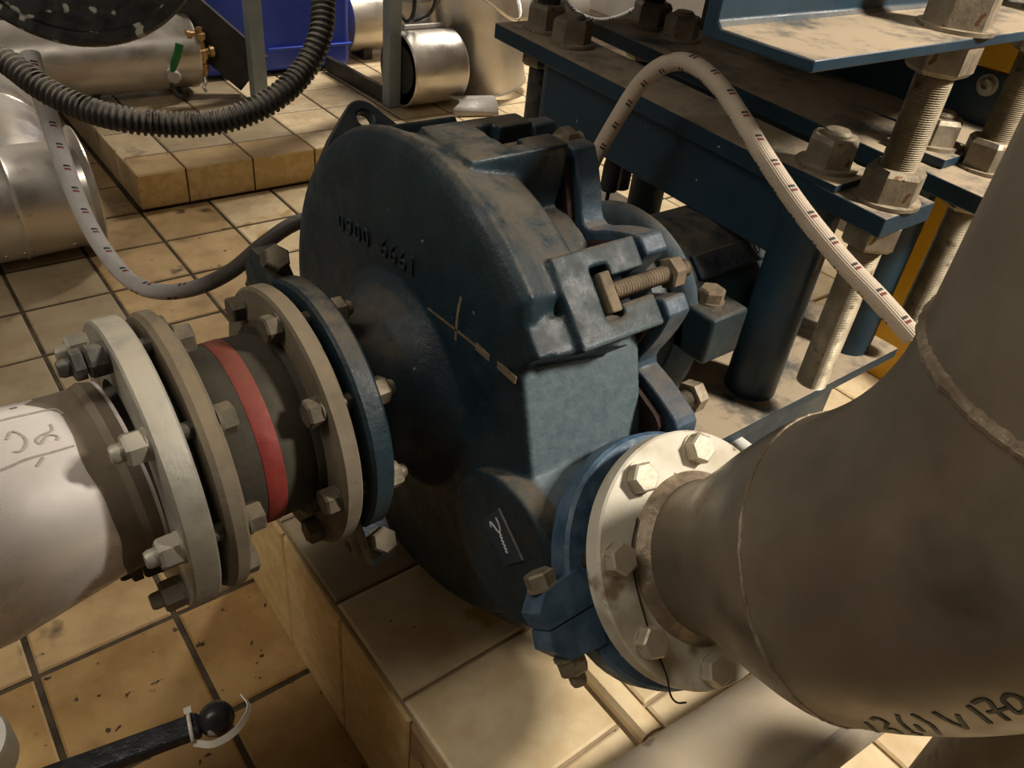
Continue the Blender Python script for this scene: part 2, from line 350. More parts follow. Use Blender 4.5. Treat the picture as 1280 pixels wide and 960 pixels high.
wall('wall_back', (-2.4, 5.2, -.08), (4.4, 5.3, 3.3), 'wall_white'); wall('wall_front', (-2.4, -2.7, -.08), (4.4, -2.6, 3.3))
wall('wall_left', (-2.5, -2.7, -.08), (-2.4, 5.3, 3.3)); wall('wall_right', (4.4, -2.7, -.08), (4.5, 5.3, 3.3))
wall('ceiling', (-2.5, -2.7, 3.3), (4.5, 5.3, 3.4))
# ---- tiled plinth under the pump
PH = .32; PX0 = .34; PY1 = 1.16
pl = thing('pump_plinth', (1.2, .2, 0), 'beige tiled concrete plinth that carries the blue pump', 'plinth')
bm = BM(); bb(bm, (PX0 + .006, -1.2, 0), (2.3, PY1 - .006, PH - .006)); obj('core', bm, 'grout_pale', pl, smooth=0)
TM = {}
def ptile(parent, c, sx, sy, m, axis=Z, name='tile'):
    key = (round(sx, 3), round(sy, 3), m, name)
    if key not in TM: TM[key] = tilemesh(sx, sy, .012, m, name)
    o = link(TM[key], name, parent); ROOT[o.name] = ROOT[parent.name]
    if axis == 'X-': M_ = Matrix((( 0, 0, -1), (1, 0, 0), (0, -1, 0)))      # local x -> y, y -> -z, z -> -x
    elif axis == 'Y-': M_ = Matrix(((1, 0, 0), (0, 0, -1), (0, 1, 0)))
    elif axis == 'Y+': M_ = Matrix(((-1, 0, 0), (0, 0, 1), (0, 1, 0)))
    else: M_ = Matrix.Identity(3)
    o.rotation_mode = 'QUATERNION'; o.rotation_quaternion = M_.to_quaternion(); o.location = Vector(c) - ROOT[parent.name]
    return o
cols_x = [(.346, .582), (.632, .872), (.872, 1.112), (1.112, 1.352), (1.352, 1.592), (1.592, 1.832), (1.832, 2.072), (2.072, 2.3)]
for ci, (xa, xb) in enumerate(cols_x):
    for j in range(-6, 4):
        ya, yb = .535 + .2 * j, .735 + .2 * j
        yb = min(yb, PY1)
        if yb - ya < .05: continue
        ptile(pl, ((xa + xb) / 2, (ya + yb) / 2, PH), xb - xa - .006, yb - ya - .006, 'tile_grey' if (ci == 0 and j > 0) else 'tile_pale')
for j in range(-7, 4):      # narrow round-edged strip between the first and second tile rows
    ya, yb = .535 + .2 * j * 1.2, .535 + .2 * (j + 1) * 1.2
    yb = min(yb, PY1)
    if yb - ya < .03: continue
    bm = BM(); prism(bm, [(.588, ya + .002, PH - .006), (.588, ya + .002, PH + .006), (.594, ya + .002, PH + .014), (.606, ya + .002, PH + .014), (.618, ya + .002, PH + .008), (.628, ya + .002, PH + .001), (.628, ya + .002, PH - .006)], (0, yb - ya - .004, 0))
    obj('edge_strip', bm, 'tile_pale', pl)
for j in range(-8, 3):
    ya, yb = .71 + .205 * j, .71 + .205 * (j + 1)
    yb = min(yb, PY1)
    if yb - ya < .03: continue
    ptile(pl, (PX0, (ya + yb) / 2, .157), yb - ya - .004, .306, 'tile_yellow' if j > -2 else 'tile', 'X-')
for i in range(8):
    ptile(pl, (.34 + .24 * (i + .5), PY1, .157), .236, .306, 'tile', 'Y+')
# ---- raised equipment platform in the background
KY, KX, KH = 2.872, .678, .137
kb = thing('equipment_platform', (2, 4, 0), 'low tiled platform along the back of the room', 'platform')
bm = BM(); bb(bm, (KX + .006, KY + .006, 0), (4.395, 5.195, KH - .006)); obj('core', bm, 'grout', kb, smooth=0)
xs = [KX, .852, 1.105, 1.36, 1.614, 1.868, 2.122, 2.376, 2.63, 2.884, 3.138, 3.392]
for a, b in zip(xs, xs[1:]):
    ptile(kb, ((a + b) / 2, KY, KH / 2 + .002), b - a - .006, KH - .008, 'tile_yellow', 'Y-')
    ptile(kb, ((a + b) / 2, KY + .085, KH), b - a - .006, .166, 'tile' if b < 1.4 else 'tile_pale')
    for j in range(6):
        ya = KY + .18 + j * .25
        ptile(kb, ((a + b) / 2, ya + .125, KH - .003), b - a - .009, .241, 'tile_grey' if b < 1.6 else 'tile_pale')
for j in range(6):
    ya = KY + .01 + j * .25
    ptile(kb, (KX, ya + .122, KH / 2 + .002), .243, KH - .008, 'tile_grey', 'X-')
# ------------------------------------------------------------------ pump frame: x along shaft, u towards the outlet, v up and back
S2 = math.sqrt(.5); AX = Vector((0, .762, .693)); U = Vector((0, -S2, S2)); V = Vector((0, S2, S2))
def P(x, u, v): return AX + X * x + U * u + V * v
def er(p): return U * math.cos(p) + V * math.sin(p)
def et(p): return -U * math.sin(p) + V * math.cos(p)
D2R = math.radians
pump = thing('pump', (.6, .76, PH), 'dark blue cast iron pump with big round casing on the tiled plinth', 'pump')
# casing: solids merged with a voxel remesh so the casting has soft blended corners
def outline(n=64, grow=0, base=None):
    pts = []
    for k in range(n + 1):
        p = D2R(2) + (D2R(268) * k / n)
        r = .335 + .022 * max(0, (p - D2R(150)) / D2R(120)) + grow
        pts.append((r * math.cos(p), r * math.sin(p)))
    pts += [(.06, -.35), (.14, -.33), (.19, -.26), (.207, -.185), (.268, -.067), (.318, -.012)]
    return pts
cb = BM()
o0 = outline()
def scaled(pts, d):
    out = []
    for u, v in pts:
        r = math.hypot(u, v); out.append((u * (r - d) / r, v * (r - d) / r))
    return out
# drum with a rounded front rim
prof = [(.470, .05), (.4705, .034), (.474, .018), (.480, .007), (.490, 0), (.52, .012), (.585, .028), (.594, .036)]
rings = [[cb.verts.new(P(x, *q)) for q in scaled(o0, d)] for x, d in prof]
for a, b in zip(rings, rings[1:]):
    n = len(a)
    for k in range(n): cb.faces.new((a[k], a[(k + 1) % n], b[(k + 1) % n], b[k]))
cb.faces.new(rings[0][::-1]); cb.faces.new(rings[-1])
lathe(cb, P(.5, 0, 0), X, [(0, .255), (.166, .255)], 72)                         # rear body
prism(cb, [P(.484, u, v) for u, v in ((0, .02), (.285, -.005), (.268, -.067), (.207, -.185), (.19, -.27), (0, -.27))], X * .182)   # flat side above the outlet
lathe(cb, P(.587, -.05, -.319), U, [(0, .098), (.25, .098), (.30, .102), (.305, .102)], 56)  # outlet branch
lathe(cb, P(.453, .135, -.25), X, [(0, .098), (.004, .104), (.15, .104)], 56)    # round boss on the branch
lathe(cb, P(.372, 0, 0), X, [(0, .116), (.03, .116), (.06, .122), (.085, .14), (.105, .165)], 64)   # inlet neck
LUGS = [-1, 43, 86, 130, 174, 218, 262]
def lug(bm, deg, r, x0):
    p = D2R(deg); e, t = er(p), et(p)
    def blk(xa, xb, ra, rb, ta, tb): box(bm, AX + X * ((xa + xb) / 2) + e * ((ra + rb) / 2) + t * ((ta + tb) / 2), ((xb - xa) / 2, (rb - ra) / 2, (tb - ta) / 2), (X, e, t))
    blk(x0, .583, .2, r, -.055, .055)
    blk(.57, .665, .2, r - .045, -.055, .055)
    for s in (-1, 1):
        a, b = sorted((s * .0165, s * .055)); blk(.611, .665, .2, r, a, b)
        a, b = sorted((s * .032, s * .055)); blk(.575, .62, .2, r, a, b)
for k, d in enumerate(LUGS): lug(cb, d, .325 if k == 0 else .331, .535 if k == 0 else .517)
prism(cb, [P(.482, .2, v) for v in (-.002, -.050)] + [P(.608, .2, v) for v in (-.070, -.032)], U * .115)      # ledge below the nearest lug
me = bpy.data.meshes.new('casing_raw'); bmesh.ops.recalc_face_normals(cb, faces=cb.faces); cb.to_mesh(me); cb.free()
tmp = bpy.data.objects.new('casing_raw', me); COL.objects.link(tmp)
md = tmp.modifiers.new('r', 'REMESH'); md.mode = 'VOXEL'; md.voxel_size = .0032
md = tmp.modifiers.new('s', 'SMOOTH'); md.factor = .5; md.iterations = 5
dg = bpy.context.evaluated_depsgraph_get(); cm = bpy.data.meshes.new_from_object(tmp.evaluated_get(dg))
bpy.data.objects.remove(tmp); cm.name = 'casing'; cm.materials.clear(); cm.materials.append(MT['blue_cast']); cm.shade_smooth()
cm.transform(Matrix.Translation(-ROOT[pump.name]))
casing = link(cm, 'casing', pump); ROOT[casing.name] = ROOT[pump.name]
# cast number on the face
def glyphs(txt, size, depth, mtl, name, parent, pos_of):
    """each character becomes a mesh; pos_of(i) -> origin, right, up"""
    bm = BM()
    for i, ch in enumerate(txt):
        if ch == ' ': continue
        cu = bpy.data.curves.new('glyph', 'FONT'); cu.body = ch; cu.size = size; cu.extrude = depth; cu.align_x = 'CENTER'
        to = bpy.data.objects.new('glyph', cu); COL.objects.link(to)
        mm = bpy.data.meshes.new_from_object(to.evaluated_get(bpy.context.evaluated_depsgraph_get()))
        bpy.data.objects.remove(to); bpy.data.curves.remove(cu)
        o, r, up = pos_of(i); n = r.cross(up)
        M4 = Matrix((r, up, n)).transposed().to_4x4(); M4.translation = o; mm.transform(M4); bm.from_mesh(mm); bpy.data.meshes.remove(mm)
    return obj(name, bm, mtl, parent, smooth=0)
n0, n1 = P(.4705, .160, .124), P(.4705, .016, .238); nr = (n1 - n0).normalized(); nu_ = (-X).cross(nr)
def numpos(i): return n0 + (n1 - n0) * (i / 8), nr, nu_
glyphs('1999 0060', .036, .003, 'blue_cast', 'cast_number', casing, numpos)
# label on the boss: white script initial and a short line of small lettering
def ribbon(bm, pts, n, wd, lift=.0006):
    """flat stroke of width wd along pts lying on a surface with normals n"""
    L_ = []; k = len(pts)
    for i in range(k):
        t = (pts[min(i + 1, k - 1)] - pts[max(i - 1, 0)]).normalized(); s = n[i].cross(t).normalized()
        L_.append([bm.verts.new(pts[i] + n[i] * (lift if q[1] else -.0004) + s * (wd / 2 * q[0])) for q in ((-1, 0), (1, 0), (1, 1), (-1, 1))])
    for a, b in zip(L_, L_[1:]):
        for j in range(4): bm.faces.new((a[j], a[(j + 1) % 4], b[(j + 1) % 4], b[j]))
    bm.faces.new(L_[0]); bm.faces.new(L_[-1][::-1])
bm = BM(); prism(bm, [P(.4530, u, v) for u, v in ((.122, -.208), (.172, -.196), (.182, -.262), (.136, -.268))], -X * .0030)
sticker = obj('label_plate', bm, 'blue_paint', pump, label='small dark blue label with white script lettering', smooth=0)
bm = BM()
def lg(a, b): return P(.4497, .151 + .020 * a, -.219 - .032 * b)     # a across, b along the lettering
for st in ([(-.55, -.05), (-.45, -.25), (-.2, -.1), (0, .10), (.25, .2), (.45, .05), (.5, -.2), (.42, -.4)],):
    q = spline([lg(a, b) for a, b in st], 20); ribbon(bm, q, [-X] * len(q), .0020)
q = [lg(.12 * math.sin(k * 1.9) + .2, .24 + k * .045) for k in range(18)]
ribbon(bm, q, [-X] * len(q), .0020)
obj('lettering', bm, 'white_print', sticker, smooth=0)
bm = BM()      # bare scratches in the paint of the front face
for st, wd in (([(.150, .060), (.207, .009), (.241, -.025)], .003), ([(.225, -.008), (.255, -.040), (.272, -.062)], .010), ([(.233, .049), (.213, .035), (.186, .009)], .0045)):
    q = [P(.4703 + .004 * max(0, (math.hypot(a, b) - .25) / .03), a, b) for a, b in st]; q = spline(q, 14); ribbon(bm, q, [-X] * len(q), wd, .0008)
obj('scratch', bm, 'bolt_sand', casing, smooth=0)
# back cover: lobed plate behind the casing with slotted lugs
bm = BM(); cov = []
for d in range(-40, 322, 2):
    best = None
    r = .255
    for L_ in LUGS + [-44]:
        dd = abs((d - L_ + 180) % 360 - 180)
        if dd < 3.5 and L_ != -44: r = .272; break
        if dd < 9: r = max(r, .325 / math.cos(D2R(dd)) * .99)
        elif dd < 20: r = max(r, .325 - (dd - 9) / 11 * .070)
    cov.append(P(.676, r * math.cos(D2R(d)), r * math.sin(D2R(d))))
prism(bm, cov, X * .038)
cover = obj('back_cover', bm, 'blue_chip', pump, bev=.003, smooth=20)
bm = BM(); prism(bm, [P(.664, *q) for q in scaled([((p - AX).dot(U), (p - AX).dot(V)) for p in cov], .020)], X * .014); obj('gasket', bm, 'rust', pump)
# clamp bolts in the lugs: T-head, threaded shank, nut
def clampbolt(deg):
    p = D2R(deg); e, t = er(p), et(p); b0 = AX + e * (.316 if deg < 10 else .305)
    bm = BM(); box(bm, b0 + X * .601 - e * .004, (.008, .014, .024), (X, e, t)); o = obj('clamp_bolt', bm, 'bolt_sand', pump, bev=.002)
    bm = BM(); pr = []
    for k in range(28): x = .61 + k * .0045; pr += [(x, .0098), (x + .0022, .0112)]
    lathe(bm, b0, X, pr, 18); obj('shank', bm, 'bolt_sand', o, smooth=50)
    bm = BM(); hexa(bm, 0, .020, .034); hm = mesh_of(bm, 'bolt_sand', 'nut'); place('nut', hm, o, b0 + X * .701, X, p)
for d in (-1, 43, 86, 130): clampbolt(d)
# lifting eye behind the casing
bm = BM()
out = [(.482, .29), (.497, .335), (.545, .39)] + [(.610 + .030 * math.cos(t), .409 + .030 * math.sin(t)) for t in [D2R(135 - 12 * k) for k in range(9)]] + [(.668, .385), (.705, .33), (.705, .27)]
inn = [(.612 + .0135 * math.cos(-2 * PI * k / 16 + PI), .408 + .0135 * math.sin(-2 * PI * k / 16 + PI)) for k in range(16)]
def ew(q, x): return P(q[0], -.09 + x, q[1])
fr = [[bm.verts.new(ew(q, x)) for q in out] for x in (-.011, .011)]; ri = [[bm.verts.new(ew(q, x)) for q in inn] for x in (-.011, .011)]
for a in (0, 1):
    es = []
    for loop in (fr[a], ri[a]):
        for k in range(len(loop)):
            e_ = bm.edges.get((loop[k], loop[(k + 1) % len(loop)])) or bm.edges.new((loop[k], loop[(k + 1) % len(loop)])); es.append(e_)
    bmesh.ops.triangle_fill(bm, edges=es, use_beauty=True)
for loop in (fr, ri):
    n = len(loop[0])
    for k in range(n): bm.faces.new((loop[0][k], loop[0][(k + 1) % n], loop[1][(k + 1) % n], loop[1][k]))
obj('lifting_eye', bm, 'blue_cast', pump, bev=.003)
# split loose flanges: two half rings with bolted lugs
def halfring(bm, c, ax, d1, d2, sgn, ri_, ro, t):
    n = 26; A_ = []
    for k in range(n + 1):
        a = PI * k / n; a0 = d1 * math.cos(a) + d2 * (sgn * max(math.sin(a), .0)); off = d2 * (sgn * .0015)
        A_.append([bm.verts.new(c + off + a0 * r + ax * x) for r, x in ((ri_, 0), (ro - .004, 0), (ro, .004), (ro, t - .004), (ro - .004, t), (ri_, t))])
    for a, b in zip(A_, A_[1:]):
        for j in range(6): bm.faces.new((a[j], a[(j + 1) % 6], b[(j + 1) % 6], b[j]))
    bm.faces.new(A_[0][::-1]); bm.faces.new(A_[-1])
def splitflange(c, ax, d1, d2, ri_, ro, t, m, reach, flare, lug_ends=(-1, 1), mb='bolt'):
    for sgn in (1, -1):
        bm = BM(); halfring(bm, c, ax, d1, d2, sgn, ri_, ro, t)
        for s in lug_ends:
            q = [(ro - .03, .001), (ro + reach, .001), (ro + reach + .004, flare * .55), (ro + reach - .012, flare), (ro - .02, flare * 1.15)]
            prism(bm, [c + d1 * (s * a) + d2 * (sgn * b) - ax * .002 for a, b in q], ax * (t + .004))
        obj('flange_half', bm, m, pump)
    for s in lug_ends:
        b0 = c + ax * (t * .5) + d1 * (s * (ro + reach * .45))
        place('lug_bolt', bolt_mesh(.030, .016, .018, mb), pump, b0 + d2 * flare, d2, .3)
        place('lug_nut', bolt_mesh(.030, .018, .018, mb, stub=.014), pump, b0 - d2 * flare, -d2, .1)
splitflange(P(.335, 0, 0), X, V, U, .118, .170, .029, 'blue_cast', .042, .036, mb='bolt_dusty')
splitflange(P(.587, .241, -.319), U, X, V, .100, .1475, .034, 'blue_ring', .040, .038)
bm = BM(); ringlathe(bm, P(.322, 0, 0), X, [(0, .11), (0, .135), (.05, .135), (.05, .11)], 56); obj('inlet_collar', bm, 'black_plain', pump)
bm = BM(); ringlathe(bm, P(.587, .26, -.319), U, [(0, .085), (0, .108), (.044, .108), (.044, .085)], 56); obj('outlet_collar', bm, 'black_plain', pump)
# ring adapter, bearing housing, clamp lug
bm = BM(); ringlathe(bm, P(.880, 0, 0), X, [(0, .134), (0, .150), (.006, .164), (.016, .170), (.026, .164), (.032, .150), (.032, .134)], 64)
obj('adapter_ring', bm, 'blue_dull', pump, smooth=60)
bm = BM(); lathe(bm, P(.715, 0, 0), X, [(0, .215), (.02, .205), (.045, .13), (.115, .118), (.164, .136), (.182, .136)], 56); obj('adapter', bm, 'blue_cast', pump)
bm = BM(); lathe(bm, P(.862, 0, 0), X, [(0, .10), (.03, .112), (.075, .128), (.30, .128), (.325, .120), (.34, .112), (.40, .10), (.44, .085), (.46, .06), (.46, .03), (.58, .03)], 56)
hous = obj('bearing_housing', bm, 'blue_cast', pump)
p0 = D2R(2); e, t = er(p0), et(p0)
bm = BM(); box(bm, P(1.04, 0, 0) + e * .122, (.088, .0125, .021), (X, e, t)); obj('number_pad', bm, 'blue_cast', hous, bev=.003)
def padpos(i): return P(.975 + i * .021, 0, 0) + e * .1345 - t * .010, X, t
glyphs('0800-10', .028, .0018, 'blue_cast', 'cast_number', hous, padpos)
bm = BM()
bb(bm, (.880, .566, .692), (.962, .672, .772)); obj('clamp_lug', bm, 'blue_cast', pump, bev=.006)
bm = BM(); bb(bm, (.90, .655, .60), (1.12, .735, .72)); obj('housing_foot', bm, 'blue_cast', pump, bev=.006)
place('lug_bolt', bolt_mesh(.036, .018, .022, 'bolt_sand'), pump, (.922, .612, .772), Z, .4)
bm = BM(); pr = []
for k in range(14): pr += [(k * .0035, .0135), (k * .0035 + .0017, .0152)]
lathe(bm, (.775, .535, .675), X, pr, 20); js = obj('jacking_bolt', bm, 'bolt', pump, smooth=50)
place('lock_nut', bolt_mesh(.042, .022, 0, 'bolt'), js, (.822, .535, .675), X, .2)
# ------------------------------------------------------------------ suction pipe with its galvanised flange
A2 = AX + Vector((0, -.013, .013))
sp = thing('suction_pipe', (0, .75, .70), 'shiny steel suction pipe entering at the left, grey bolted flange', 'pipe')
TS = Vector((-1, -.06, -.03)).normalized()
bm = BM(); c0 = A2 + X * .112
lathe(bm, c0, TS, [(0, .1055), (.045, .1055), (.10, .112), (.16, .119), (.5, .122), (1.6, .122)], 72, cap=False); pipe = obj('pipe', bm, 'bright_pipe', sp)
bm = BM(); lathe(bm, c0, TS, [(.004, .1062), (.016, .1095), (.024, .1065)], 72, cap=False); obj('weld_seam', bm, 'dull_pipe', sp)
# unpolished grey zone next to the flange, its edge wavy as the cleaned patch leaves it
bm = BM(); e1, e2, _ = frame(TS); n = 72; rows = []
def pr_(s): return .1055 + .0006 if s < .045 else (.1061 + (s - .045) / .055 * .0065)
for k in range(n):
    a = 2 * PI * k / n; dr = e1 * math.cos(a) + e2 * math.sin(a)
    ang = math.degrees(math.atan2(dr.z, dr.y)) % 360
    ed = .047 + .002 * math.sin(5 * a) + .001 * math.sin(11 * a + 1)
    if 66 < ang < 92: ed = .045 + (92 - ang) / 26 * .03
    if ang < 66 or ang > 250: ed = .058 + .003 * math.sin(4 * a)
    rows.append([bm.verts.new(c0 + TS * s + dr * pr_(s)) for s in (.02, .02 + (ed - .02) * .5, ed)])
for k in range(n):
    a, b = rows[k], rows[(k + 1) % n]
    for j in range(2): bm.faces.new((a[j], b[j], b[j + 1], a[j + 1]))
obj('bare_zone', bm, 'dull_pipe', sp, label='dull uncleaned grey band beside the flange')
# pencilled figures "52" between two lines on the shiny pipe
def oncyl(x, ang):
    rel = .112 - x; r = .1062 + max(0, (rel - .045)) * .122
    c = c0 + TS * rel; n_ = Y * math.cos(ang) + Z * math.sin(ang); return c + n_ * r, n_
bm = BM()
for st in [[(-.03, 1.50), (.0129, 1.473), (.0352, 1.479), (.0578, 1.501), (.0648, 1.62)], [(-.03, 2.03), (-.0013, 2.019), (.0208, 1.999), (.0425, 2.009), (.062, 2.014)],
           [(.0108, 1.75), (.0173, 1.669), (.0241, 1.745), (.0253, 1.831), (.0194, 1.904), (.0125, 1.895)], [(.0507, 1.707), (.0491, 1.786), (.0387, 1.806), (.0337, 1.846), (.0359, 1.894), (.044, 1.826), (.0518, 1.868), (.0497, 1.907)],
           [(-.012, 1.80), (-.004, 1.75), (-.006, 1.92)], [(.0337, 2.029), (.0257, 2.093)]]:
    q = [Vector((a, b, 0)) for a, b in st]; q = spline(q, 24); pn = [oncyl(p.x, p.y) for p in q]
    ribbon(bm, [p for p, _ in pn], [n_ for _, n_ in pn], .0016, .0005)
obj('pencil_marks', bm, 'pencil', pipe, label='pencilled figures 52 between two lines', smooth=0)
def flange(parent, c, ax, ri_, ro, t, m, name='flange', raised=True):
    bm = BM(); ringlathe(bm, c, ax, [(0, ri_), (0, ro - .0025), (.0025, ro), (t - .0025, ro), (t, ro - .0025), (t, ri_)], 80)
    if raised: pass
    return obj(name, bm, m, parent)
flange(sp, A2 + X * .119, X, .104, .170, .030, 'galv')
bm = BM(); ringlathe(bm, A2 + X * .149, X, [(0, .10), (0, .128), (.010, .128), (.010, .10)], 64); obj('gasket', bm, 'black_plain', sp)
NUT_G = bolt_mesh(.031, .020, .0175, 'galv', stub=.012)
NUT_D = bolt_mesh(.031, .018, .0175, 'bolt_dark', stub=.012, nut2=.012)
for k in range(8):
    a = D2R(-3 + 45 * k); d = Y * math.cos(a) + Z * math.sin(a)
    dark = k in (2, 6)
    place('bolt', NUT_D if dark else NUT_G, sp, A2 + X * .119 + d * .1475, -X, k * .37, 'dark double nut' if dark else None)
    bm = BM(); lathe(bm, A2 + X * .145 + d * .1475, X, [(0, .0098), (.02, .0098)], 14); obj('shank', bm, 'bolt_dark', sp)
# ------------------------------------------------------------------ rubber expansion joint
ej = thing('expansion_joint', (.25, .76, .69), 'black rubber expansion joint with red band between two dusty flanges', 'pipe joint')
A3 = AX + Vector((0, -.006, .006))
bm = BM(); ringlathe(bm, A2 + X * .162, X, [(.003, .104), (0, .112), (0, .163), (.006, .167), (.019, .167), (.024, .160), (.024, .112)], 80); obj('flange', bm, 'galv_dusty', ej)
bm = BM(); body = [(.176, .100), (.188, .108), (.200, .112), (.215, .1145), (.255, .1155), (.280, .114), (.292, .110), (.304, .105)]
pts = []
for s, r in body: pts.append((s, r))
lathe(bm, A3, X, pts, 72, cap=False); bel = obj('bellows', bm, 'rubber', ej, smooth=60)
bm = BM(); ringlathe(bm, A3, X, [(.228, .113), (.2275, .1152), (.229, .1159), (.249, .1163), (.2505, .1158), (.250, .113)], 72); obj('red_band', bm, 'red', ej, label='red painted band round the rubber', smooth=60)
bm = BM(); ringlathe(bm, AX, X, [(.299, .124), (.296, .132), (.299, .150), (.299, .166), (.302, .170), (.319, .170), (.322, .167), (.322, .115), (.306, .115)], 80); obj('flange', bm, 'galv_dusty', ej)
bm = BM(); ringlathe(bm, AX, X, [(.290, .112), (.290, .124), (.30, .128), (.30, .112)], 72); obj('bead', bm, 'rubber', ej)
BD = bolt_mesh(.030, .016, .0175, 'bolt_dusty')
for k in range(8):
    a = D2R(-3 + 45 * k); d = Y * math.cos(a) + Z * math.sin(a)
    place('bolt', BD, ej, A2 + X * .186 + d * .1455, X, k * .5)
    a = D2R(6 + 45 * k); d = Y * math.cos(a) + Z * math.sin(a)
    place('bolt', BD, ej, AX + X * .299 + d * .1475, -X, k * .8 + .2)
    place('nut', bolt_mesh(.030, .018, 0, 'bolt', stub=.006) if k == 0 else NUTB, ej, AX + X * .364 + d * .1475, X, k * .4) if k else None
    if k == 0: NUTB = bolt_mesh(.030, .018, 0, 'bolt', stub=.006); place('nut', NUTB, ej, AX + X * .364 + d * .1475, X, .3)
    bm = BM(); lathe(bm, AX + X * .318 + d * .1475, X, [(0, .0098), (.05, .0098)], 14); obj('shank', bm, 'bolt_dark', ej)
# ------------------------------------------------------------------ discharge pipe
DC = Vector((.587, .306, .698))
dp = thing('discharge_pipe', (.587, .1, .8), 'big dull steel discharge elbow with white bolted flange at right', 'pipe')
ringm = [(-.024, .086), (-.024, .140), (-.0215, .1425), (-.0025, .1425), (0, .1400), (0, .0865)]
bm = BM(); ringlathe(bm, DC, U, ringm, 88); obj('flange', bm, 'white_flange', dp)
bm = BM(); ringlathe(bm, DC, U, [(-.034, .082), (-.034, .105), (-.022, .105), (-.022, .082)], 64); obj('gasket', bm, 'black_plain', dp)
RB, RP, TL = .381, .1395, .19
bm = BM(); lathe(bm, DC, U, [(-.004, .0835), (.012, .0845), (.022, .0845), (.045, .088), (.08, .102), (.12, .119), (.155, .132), (.175, .138), (TL, .1395)], 88, cap=False)
for v_ in bm.verts:
    s__ = (v_.co - DC).dot(U); v_.co -= V * (.009 * min(1, max(0, (s__ - .02) / .15)))
obj('reducer', bm, 'steel', dp)
bm = BM(); lathe(bm, DC, U, [(.0, .096), (.004, .094), (.010, .088), (.014, .0848)], 72, cap=False); obj('weld_seam', bm, 'weld', dp)
cen = DC + U * TL + V * (RB - .009)
def elb(ph, ps, r=RP):
    c = cen + (-V * math.cos(ph) + U * math.sin(ph)) * RB; rad = (-V * math.cos(ph) + U * math.sin(ph)); n_ = rad * math.cos(ps) + X * math.sin(ps); return c + n_ * r, n_
bm = BM(); rows = [[bm.verts.new(elb(D2R(45) * i / 24, 2 * PI * k / 88)[0]) for k in range(88)] for i in range(25)]
for a, b in zip(rows, rows[1:]):
    for k in range(88): bm.faces.new((a[k], a[(k + 1) % 88], b[(k + 1) % 88], b[k]))
elbow = obj('elbow', bm, 'steel', dp)
top = elb(D2R(45), 0, 0)[0]
bm = BM(); lathe(bm, top, Z, [(0, RP), (.9, RP), (2.17, RP)], 88, cap=False); obj('riser', bm, 'steel', dp)
def weldring(c, ax, r, amp, lump):
    bm = BM(); e1, e2, _ = frame(ax); n = 260; pts = []; rr = random.Random(5); jit = [rr.uniform(-1, 1) for _ in range(n + 1)]
    for k in range(n):
        a = 2 * PI * k / n; pts.append(c + (e1 * math.cos(a) + e2 * math.sin(a)) * (r + .0006 * jit[k] * lump) + ax * (.0010 * jit[k - 3] * lump))
    pts.append(pts[0]); tube(bm, pts, lambda i: amp * (1 + .12 * math.sin(i * 1.3) * lump + .10 * jit[i % n] * lump), 8, cap=False); obj('weld_seam', bm, 'weld', dp)
weldring(DC + U * TL - V * .009, U, RP - .001, .0026, .5); weldring(top, Z, RP - .0015, .0056, .6)
BP = bolt_mesh(.031, .0135, .0180, 'bolt_pale')
for k in range(8):
    a = D2R(22.5 + 45 * k); d = X * math.cos(a) + V * math.sin(a)
    place('bolt', BP, dp, DC + d * .120, U, k * .43)
    bm = BM(); lathe(bm, DC - U * .052 + d * .120, U, [(0, .0098), (.03, .0098)], 14); obj('shank', bm, 'bolt_dark', dp)
    place('nut', NUTB, dp, DC - U * .084 + d * .12, -U, k * .3)
# marker writing 12(1) V170 on the belly of the elbow (bend angle, angle round the pipe)
bm = BM()
for st_ in [[(0.103, -0.882), (0.093, -0.791), (0.063, -0.606)], [(0.126, -0.929), (0.141, -0.949), (0.148, -0.919), (0.146, -0.879)], [(0.148, -0.894), (0.118, -0.784)], [(0.116, -0.774), (0.136, -0.789), (0.126, -0.689)], [(0.193, -0.987), (0.178, -0.907), (0.163, -0.769)], [(0.158, -0.739), (0.161, -0.679)], [(0.196, -0.864), (0.183, -0.756)], [(0.221, -0.984), (0.223, -0.924), (0.221, -0.842), (0.196, -0.686)], [(0.263, -0.987), (0.263, -0.892), (0.266, -0.771)], [(0.293, -0.937), (0.281, -0.872), (0.266, -0.776)], [(0.329, -0.994), (0.324, -0.907), (0.314, -0.802)], [(0.341, -1.004), (0.359, -1.014), (0.366, -0.992), (0.356, -0.922), (0.349, -0.859), (0.344, -0.802)], [(0.339, -0.909), (0.354, -0.907), (0.374, -0.912)], [(0.381, -0.934), (0.386, -0.974), (0.401, -0.999), (0.409, -0.972), (0.406, -0.927), (0.391, -0.867), (0.374, -0.844), (0.376, -0.889), (0.381, -0.934)]]:
    q = spline([Vector((a, b, 0)) for a, b in st_], max(10, 7 * len(st_))); pn = [elb(p.x, p.y, RP) for p in q]
    ribbon(bm, [p for p, _ in pn], [n_ for _, n_ in pn], .0034, .0006)
obj('marker_writing', bm, 'ink', elbow, label='black marker writing 12(1) V170', smooth=0)
# ------------------------------------------------------------------ wire hanging on the white flange
bm = BM(); tube(bm, spline([P(a, .3275 + .001, c) for a, c in ((.520, -.245), (.497, -.274), (.486, -.314), (.483, -.339), (.480, -.365), (.482, -.388), (.482, -.406), (.478, -.424), (.482, -.435), (.493, -.441))], 40), .0011, 6)
tag = obj('wire', bm, 'rust', None, 'thin rusty wire hanging over the lower white discharge flange', 'wire', origin=(.5, .25, .6))
